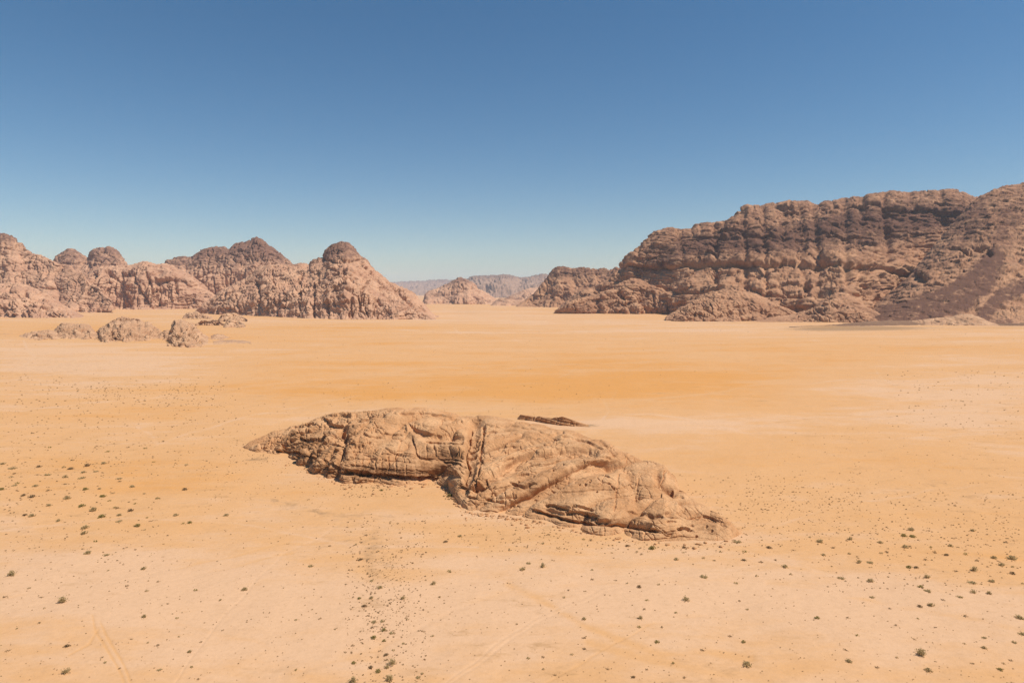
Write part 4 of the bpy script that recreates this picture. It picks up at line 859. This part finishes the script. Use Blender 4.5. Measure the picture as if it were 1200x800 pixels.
# the shrubs one can pick out: column, row, width in photo pixels, build, short name, label
ANCH = [
    (527, 580, 7, 'g', 'the green bush in the notch', 'leafy green bush in the sandy notch at the front of the sandstone hump'),
    (447, 573, 5, 'g', 'the green tuft under the overhang', 'low green tuft on the sand under the overhang of the sandstone hump'),
    (414, 794, 13.5, 's', 'the spiky bush on the bottom edge', 'spiky grey-green bush cut by the bottom edge of the gully line'),
    (456, 791, 11.5, 's', 'the leggy pale bush by the bottom edge', 'leggy pale grey bush near the bottom edge, right of the spiky one'),
    (460, 773, 10, 's', 'the straggling grey bush', 'straggling grey bush with a dark foot, just above the leggy pale bush'),
    (443, 782, 7, 'g', 'the lower round green cushion', 'round yellow-green cushion shrub left of the leggy pale bush'),
    (450, 748.5, 5, 'g', 'the middle green cushion', 'small dense dark green cushion, lower of two stacked in the gully line'),
    (449.5, 736, 6, 'g', 'the upper green cushion', 'flat dark green cushion, upper of two stacked in the gully line'),
    (435, 700, 6, 'r', 'the pale tuft in the gully line', 'pale grey tuft in the gully line with a dark patch under it'),
    (421, 701, 5, 'g', 'the dark tuft in the gully line', 'dark green tuft left of the pale tuft in the gully line'),
    (472, 701, 6, 's', 'the forked grey shrub', 'forked grey shrub right of the gully line, beyond the green cushions'),
    (508, 683, 7, 's', 'the lone upright twiggy shrub', 'lone upright twiggy shrub on bare sand right of the gully line'),
    (364, 662, 6, 'l', 'the low grey mat', 'low grey mat shrub on tan sand left of the gully line'),
    (539, 626, 6, 'r', 'the shrub below the hump middle', 'grey shrub on pale sand in front of the middle of the sandstone hump'),
    (636, 662, 8, 's', 'the taller shrub of the pair', 'taller darker shrub of a pair on the sand before the sandstone hump'),
    (612.5, 665.5, 7, 'r', 'the squat shrub of the pair', 'squat shrub of a pair on the sand before the sandstone hump'),
    (764.5, 640, 8.5, 'g', 'the green bush under the hump', 'bushy dark green shrub tight under the right half of the sandstone hump'),
    (864, 632, 9, 'l', 'the bush at the hump tip', 'leaning green-grey bush at the right tip of the sandstone hump'),
    (825, 673, 8, 'l', 'the wide low shrub', 'wide low shrub with a dark base below the tip of the sandstone hump'),
    (804.5, 699, 9, 's', 'the fan-shaped shrub', 'fan-shaped twiggy shrub alone on pale sand, right of centre'),
    (750.5, 722, 7.5, 's', 'the upright shrub over a dark dot', 'upright twiggy shrub with a small dark plant right below it'),
    (770, 750, 6.5, 'g', 'the pale-topped green shrub', 'flat green shrub with a pale top on the bare lower sand'),
    (875.5, 774, 12, 'r', 'the big round bush', 'big round olive bush, largest on the bare sand right of centre near the bottom'),
    (995, 771, 7.5, 'r', 'the compact bush', 'compact round bush shaded dark on its left near the bottom right'),
    (1079, 761, 12, 's', 'the widest bush at lower right', 'widest bush at the lower right, ragged top and dark left foot'),
    (1088, 779, 9, 'r', 'the bush below the widest one', 'rounded grey bush just below the widest bush at the lower right'),
    (1195, 720, 10, 'r', 'the bush on the right edge', 'grey bush touching the right edge of the view, upper of two'),
    (1198, 739, 8, 'l', 'the dark bush cut by the right edge', 'low dark bush cut by the right edge, lower of two'),
    (1186, 649, 10, 'r', 'the dark rounded bush at far right', 'dark rounded bush on orange sand near the right edge'),
    (1142, 664, 8.5, 's', 'the tall conical bush', 'tall conical bush on the orange sand patch at the right'),
    (1139, 679, 9.5, 'l', 'the long low bush', 'long low bush right under the tall conical bush'),
    (1141, 691, 7, 's', 'the peaked bush', 'peaked bush with a dark base below the long low bush'),
    (1159, 692, 7, 's', 'the open twiggy bush', 'open twiggy bush right of the peaked bush'),
    (1087, 673, 8, 's', 'the split bush', 'bush split in two crowns on the orange sand at the right'),
    (1087, 689, 7.5, 'l', 'the flat pale bush', 'flat pale bush below the bush with split crowns'),
    (1091, 705, 8, 'r', 'the dark domed bush', 'dark domed bush with a smaller grey one on its left'),
    (1078, 706, 6, 'd', 'the faded bush', 'faded brown bush left of the dark domed bush'),
    (1020, 676.5, 8, 'r', 'the bush beside the pale track', 'rounded grey bush alone on the pale sand above the faint track at right'),
    (985.5, 673.5, 7, 'l', 'the flat dark mat', 'flat dark mat of shrub left of the rounded grey bush by the faint track'),
    (1007, 656, 6.5, 's', 'the bush of the twin tufts', 'left and taller of twin grey tufts behind the pale sand at right'),
    (961, 631, 8, 'r', 'the green bush at the orange edge', 'green leaning bush at the left edge of the right-hand orange sand'),
    (996.5, 629, 6.5, 's', 'the upright tuft at the orange edge', 'upright grey tuft right of the green leaning bush'),
    (1067.5, 617, 7.5, 'r', 'the topmost bush of the triangle', 'topmost bush of three set in a triangle, right middle distance'),
    (1061, 637, 7, 'r', 'the broad bush below the triangle', 'broad bush with a smaller neighbour, below the triangle of three bushes'),
    (1140, 617.5, 6.5, 'r', 'the far right middle bush', 'grey bush farther back at the right, with a small one at its side'),
    (1114, 636, 6.5, 'r', 'the green-brown tuft', 'green-brown tuft on orange sand beyond the split bush'),
    (1022, 695, 5, 'l', 'the thin mat', 'thin brown mat of twigs on the faint track at right') ,
    (13.6, 671.6, 11, 's', 'the peaked bush at far left', 'big peaked olive bush near the left edge on pale sand'),
    (73.8, 704, 11.5, 's', 'the pale grassy clump', 'pale grassy clump with upright stalks at the lower left'),
    (77, 787, 9.5, 's', 'the forked bush at bottom left', 'forked yellow-grey bush at the bottom left'),
    (169, 723, 6, 's', 'the small upright shrub', 'small upright shrub beside the faint track at the lower left'),
    (103, 647, 8.5, 'r', 'the domed bush at left', 'domed bush on the orange sand edge, lowest of the left-hand group'),
    (99.5, 616, 8.5, 'r', 'the upper of two stacked bushes', 'upper of two stacked bushes in the left-hand orange sand'),
    (98.5, 622.5, 8, 'r', 'the lower of two stacked bushes', 'lower and darker of two stacked bushes in the left-hand orange sand'),
    (109.5, 594.6, 9, 'r', 'the plump bush', 'plump olive bush above the two stacked bushes at left'),
    (78.5, 583, 8, 'r', 'the rounded bush', 'rounded dark bush left of and above the plump olive bush'),
    (68.5, 608, 6, 's', 'the narrow bush', 'narrow bush with a dark foot left of the stacked bushes'),
    (206, 602, 6, 'r', 'the bush with a dark dot', 'olive bush with a dark dot at its left, right of the left-hand group'),
    (265, 602, 6, 'r', 'the lone bush before the hump', 'lone bush on the sand left of the gravel streak before the sandstone hump'),
    (155, 568.5, 6.5, 'r', 'the bush at the pale track', 'rounded bush on orange sand up and right of the plump olive bush'),
]
RAW = {  # smaller ones: scale, origin, [x, y, width]
 'D': (4, 900, 600, "637,97,24 678,100,26 665,147,16 527,128,22 198,107,14 305,157,18 245,180,12 260,190,20 120,168,16 138,170,10 380,185,18 530,182,18 557,176,18 478,225,24 80,245,26 108,278,18 987,77,12 890,152,14 780,175,18 765,154,14 835,188,20 928,184,18 1060,200,24 980,215,18 1097,233,26 1147,243,14 1147,273,24 1028,242,14 880,264,18 738,212,18 743,229,12 697,201,12 643,201,10 662,246,24 693,248,22 1047,309,24 1003,353,12 715,337,24 900,384,24 820,400,16 1195,322,14 230,480,24 373,478,18 363,632,18 603,664,16 700,687,12 512,710,18 418,566,16 685,580,16 785,526,14 752,517,10 703,484,14 560,457,10 571,435,14 1013,620,22 1155,595,20 1088,717,22 1103,691,14 1138,676,16 1125,780,14 1145,776,14 958,692,16 920,603,14 1013,572,20 910,497,12 925,471,18 300,563,12 200,557,10 57,552,12 95,538,10 168,566,10 83,507,10 338,422,12 177,412,12 50,378,10 100,347,10 600,516,14 852,548,12 1115,127,16 1083,119,12 1110,160,12 742,122,10 400,372,12 566,279,12 36,213,14 40,173,12 5,155,24"),
 'C': (4, 600, 600, "78,233,20 80,287,10 595,530,18 892,634,18 337,497,20 337,584,18 339,635,18 281,659,16 187,519,10 75,676,18 146,672,16 86,696,10 146,725,16 200,753,14 71,784,12 568,770,20 808,772,16 756,702,16 632,735,14 1047,634,12 1012,630,10 1085,591,20 1022,565,16 945,538,12 620,448,16 769,460,16 825,464,10 632,405,16 1103,439,16 1067,401,14 1186,410,12 485,311,14 597,341,20 540,325,14 376,307,16 265,359,14 297,348,12 362,352,12 346,372,10 317,402,10 243,393,14 456,398,12 687,331,16 1052,321,18 1148,287,16 702,530,14 770,213,20 897,208,16 947,205,12 948,220,14 1088,215,20 1168,224,18 803,182,14 585,180,14 607,192,16 540,150,20 370,125,18 335,122,14 978,178,16 1092,176,18 1052,72,20 807,158,20 376,264,14 551,244,12 218,166,18 145,144,18 447,730,16 468,730,10 23,520,14 262,729,10"),
 'B': (4, 300, 600, "613,712,22 537,712,22 643,637,16 610,656,20 610,679,18 458,692,20 417,646,14 420,668,10 345,635,10 143,686,12 186,727,14 553,506,22 593,503,20 545,533,16 551,580,24 541,322,18 535,300,14 580,353,24 508,438,22 617,436,16 595,417,12 545,479,12 636,558,20 710,497,18 690,609,14 760,760,20 778,745,18 828,573,18 806,507,10 852,464,12 784,454,14 862,393,16 893,434,12 908,431,10 950,371,10 945,322,10 992,396,10 1010,487,12 1097,601,10 1023,758,12 1183,765,12 345,155,14 75,296,12 218,379,12 300,493,18 348,520,12 372,545,14 140,560,12 188,500,14 890,133,20 873,128,10 1190,172,16 1155,117,14 517,106,14 470,150,14 490,217,20 908,273,18 535,745,10 398,703,10 736,632,12 480,-40,14"),
 'A': (3.0767, 0, 540, "295,156,20 89,191,16 115,192,22 116,126,22 84,122,16 128,88,18 45,18,22 255,23,18 314,10,20 294,58,20 346,33,16 235,55,18 234,82,14 300,37,16 430,60,18 431,72,12 370,123,20 407,112,14 308,101,18 366,193,22 430,188,16 428,211,18 423,164,14 495,228,20 543,212,12 531,200,10 487,149,12 522,245,10 667,100,18 683,218,16 660,222,10 568,132,14 485,135,10 521,116,10 241,666,20 28,683,14 683,684,16 637,563,12 707,464,14 882,461,20 517,383,20 383,336,18 458,450,12 569,433,12 530,467,14 391,394,10 346,288,14 104,458,12 149,490,12 160,532,10 142,587,12 62,605,10 14,489,12 368,709,12 380,727,12 431,747,10 575,750,16 569,661,14 534,654,10 473,643,12 803,605,10 645,630,10 725,647,10 604,515,10 795,500,12 690,740,12 715,781,12 622,692,10 135,47,12 172,45,18 140,14,16 52,86,16 62,79,14 40,55,14 52,41,12 5,100,16 173,106,14 176,158,16 231,18,14 374,2,18 10,4,18 672,13,12 357,100,14 395,140,12 470,172,18 415,162,12"),
 'E': (4, 0, 360, "15,722,20 65,745,22 235,650,16 285,678,12 340,708,16 330,750,20 407,733,24 487,720,22 451,762,16 505,670,16 600,651,14 680,656,16 765,625,14 720,721,14"),
}
def put(px_, py_, wpx, me, name='desert_shrub'):
    Y = depth_of(py_ + 0.5 * wpx * 0.5); X = px_x(px_, Y)
    o = bpy.data.objects.new(name, me); C.objects.link(o)
    s = wpx * Y / F
    o.location = (X, Y, float(ground_z(np.array([X]), np.array([Y]))[0]) - 0.02 * s)
    o.scale = (s * random.uniform(0.92, 1.1), s * random.uniform(0.92, 1.1), s * random.uniform(0.72, 0.95))
    o.rotation_euler = (0, 0, random.uniform(0, 6.28))
    return o
GR = 'desert shrubs dotted over the sand'
for i, (ax, ay, aw, st, short, lab) in enumerate(ANCH):
    tag(put(ax, ay, aw, BIG[st][i % 3]), lab, 'shrub', None, GR)
cand = []
for k, (scf, ox, oy, txt) in RAW.items():
    for t in txt.split():
        a, b_, c_ = map(float, t.split(','))
        cand.append((ox + a / scf, oy + b_ / scf, c_ / scf))
cand = [c for c in cand if not in_out(c[0], c[1]) and all(math.hypot(c[0] - a[0], c[1] - a[1]) > 3.0 for a in ANCH)]
uniq = []
for c in cand:
    if all(math.hypot(c[0] - d[0], c[1] - d[1]) > 2.5 for d in uniq): uniq.append(c)
uniq.sort(key=lambda c: -c[2])
LIM = 300 - len(ANCH)
DIRS = ['right of', 'right of and below', 'below', 'left of and below', 'left of', 'left of and above', 'above', 'right of and above']
ORD = ['nearest', 'second', 'third', 'fourth', 'fifth', 'sixth', 'seventh', 'eighth', 'ninth', 'tenth', 'eleventh', 'twelfth', 'thirteenth', 'fourteenth', 'fifteenth']
slots = {}
for c in uniq[:LIM]:
    j = min(range(len(ANCH)), key=lambda q: math.hypot(c[0] - ANCH[q][0], c[1] - ANCH[q][1]))
    dx, dy = c[0] - ANCH[j][0], c[1] - ANCH[j][1]
    slots.setdefault((j, int(round(math.atan2(dy, dx) / (math.pi / 4))) % 8), []).append((math.hypot(dx, dy), c))
for (j, dr), lst in slots.items():
    lst.sort()
    for r_, (dist, c) in enumerate(lst):
        o = put(c[0], c[1], c[2] * 1.12, SMALL[(j + r_ + dr) % 8] if c[2] < 5 else BIG['rdgl'[(j + r_) % 4]][r_ % 3])
        word = 'tiny' if c[2] < 3.2 else 'small'
        lead = f'{word} shrub' if len(lst) == 1 else f'{ORD[r_]} {word} shrub'
        tag(o, f'{lead} {DIRS[dr]} {ANCH[j][4]}', 'shrub', None, GR)

# the uncounted specks of plants beyond them: one mass
def scatter():
    r = np.random.default_rng(77)
    Z_ = [  # x0, x1, y0, y1, number, smallest and largest width in photo pixels
        (0, 280, 438, 560, 620, 0.8, 2.4), (90, 260, 450, 476, 160, 0.8, 2.2), (0, 120, 540, 600, 60, 1, 2.6), (370, 720, 448, 472, 70, 0.8, 2.0),
        (260, 420, 470, 520, 40, 0.8, 1.8), (790, 1200, 575, 640, 560, 0.8, 2.6), (1040, 1200, 432, 500, 120, 0.9, 2.4), (870, 1010, 552, 600, 170, 0.8, 2.2),
        (0, 1200, 600, 800, 1500, 0.7, 2.3), (405, 500, 610, 800, 420, 0.8, 3.0), (425, 480, 640, 740, 200, 0.8, 2.4), (600, 870, 618, 648, 210, 0.9, 2.8), (400, 480, 566, 582, 80, 0.9, 2.8),
        (270, 360, 520, 545, 90, 0.8, 2.4), (780, 900, 556, 622, 130, 0.8, 2.4), (0, 1200, 384, 440, 260, 0.5, 1.3), (520, 534, 574, 586, 26, 1.5, 3.4), (900, 1200, 500, 580, 120, 0.8, 1.8),
        (230, 420, 545, 600, 160, 0.8, 1.9), (480, 620, 600, 640, 90, 0.8, 2.4), (960, 1200, 610, 690, 160, 1, 3.0), (0, 200, 560, 660, 130, 1, 3.0), (430, 640, 478, 486, 30, 0.8, 1.6),
    ]
    V = []; T = []; nv = 0
    for (x0, x1, y0, y1, cnt, w0, w1) in Z_:
        for _ in range(int(cnt * 1.35)):
            a, b_ = r.uniform(x0, x1), r.uniform(y0, y1)
            if in_out(a, b_): continue
            wpx = 1.15 * (w0 + (w1 - w0) * r.random() ** 1.8)
            Y = depth_of(b_); X = px_x(a, Y); s = wpx * Y / F
            V.append((X, Y, s)); 
    S = np.array(V)
    gz = ground_z(S[:, 0], S[:, 1])
    n = len(S); k = 26
    d = r.normal(size=(n, k, 3)); d /= np.linalg.norm(d, axis=2, keepdims=True); d[..., 2] = np.abs(d[..., 2]) * 0.8
    ctr = d * r.uniform(0.15, 0.46, (n, k, 1))
    a = r.normal(size=(n, k, 3)); a /= np.linalg.norm(a, axis=2, keepdims=True)
    b_ = np.cross(a, r.normal(size=(n, k, 3))); b_ /= np.linalg.norm(b_, axis=2, keepdims=True)
    tri = np.stack([ctr - 0.11 * b_, ctr + 0.11 * b_, ctr + 0.22 * a], 2)
    tri[..., 2] = np.maximum(tri[..., 2], 0.0)
    P = tri * S[:, None, None, 2:3] + np.stack([S[:, 0], S[:, 1], gz], -1)[:, None, None, :]
    o = mesh_np('sparse_plants', P.reshape(-1, 3), np.arange(n * k * 3).reshape(-1, 3), M_dry, None, False)
    tag(o, 'scatter of specks of dry scrub over the valley floor', 'scrub', 'stuff')
scatter()

# stones fallen along the foot of the hump
def rubble():
    r = np.random.default_rng(5)
    ico = bpy.data.meshes.new('tmp')
    import bmesh
    bm = bmesh.new(); bmesh.ops.create_icosphere(bm, subdivisions=2, radius=1.0)
    B = np.array([v.co[:] for v in bm.verts]); T = np.array([[v.index for v in f.verts] for f in bm.faces]); bm.free()
    bpy.data.meshes.remove(ico)
    foot = [(290, 527), (318, 535), (345, 542), (365, 554), (385, 563), (400, 568), (470, 569), (510, 568), (526, 577), (536, 592), (546, 599), (600, 605), (640, 613), (680, 623), (720, 630), (760, 635), (800, 637), (845, 636), (866, 628)]
    fx = np.array([f[0] for f in foot], float); fy = np.array([f[1] for f in foot], float)
    V = []; F_ = []; n = 0
    for i in range(520):
        a = r.choice([r.uniform(330, 560), r.uniform(290, 866), r.uniform(520, 640)])
        b_ = np.interp(a, fx, fy) + r.exponential(2.2) - 1.0
        Y = depth_of(b_); X = px_x(a, Y)
        s = 0.10 + 0.55 * r.random() ** 4
        g = r.normal(size=3) * 3
        d = 1 + 0.35 * pn(B[:, 0] * 0.9 + g[0], B[:, 1] * 0.9 + g[1], B[:, 2] * 0.9 + g[2], 3)
        P = np.clip(B * d[:, None], -0.82, 0.82) * np.array([r.uniform(0.8, 1.4), r.uniform(0.8, 1.3), r.uniform(0.5, 0.9)]) * s
        c_, s_ = math.cos(g[0]), math.sin(g[0])
        P = np.stack([P[:, 0] * c_ - P[:, 1] * s_, P[:, 0] * s_ + P[:, 1] * c_, P[:, 2]], -1)
        P += np.array([X, Y, float(ground_z(np.array([X]), np.array([Y]))[0]) + 0.25 * s])
        V.append(P); F_.append(T + n); n += len(B)
    V = np.concatenate(V)
    o = mesh_np('rubble', V, np.concatenate(F_), M_near, {'varnish': 0.05 + np.zeros(len(V))}, False)
    tag(o, 'small stones fallen along the foot of the sandstone hump', 'stones', 'stuff')
rubble()

# ---------------------------------------------------------------- the air
def air():
    x0, x1, y0, y1, z0, z1 = -62000, 62000, -80, 30000, -40, 760
    V = np.array([(x0, y0, z0), (x1, y0, z0), (x1, y1, z0), (x0, y1, z0), (x0, y0, z1), (x1, y0, z1), (x1, y1, z1), (x0, y1, z1)], float)
    Q = np.array([(0, 3, 2, 1), (4, 5, 6, 7), (0, 1, 5, 4), (1, 2, 6, 5), (2, 3, 7, 6), (3, 0, 4, 7)])
    m = bpy.data.materials.new('haze_air'); m.use_nodes = True
    n = m.node_tree.nodes; n.clear()
    o_ = n.new('ShaderNodeOutputMaterial'); v = n.new('ShaderNodeVolumePrincipled')
    v.inputs['Color'].default_value = (0.72, 0.84, 1.0, 1)
    v.inputs['Density'].default_value = 3.0e-5
    v.inputs['Anisotropy'].default_value = 0.0
    m.node_tree.links.new(v.outputs[0], o_.inputs['Volume'])
    o = mesh_np('haze', V, Q, m, None, False)
    tag(o, 'thin bluish haze in the air over the whole valley', 'haze', 'stuff')
air()
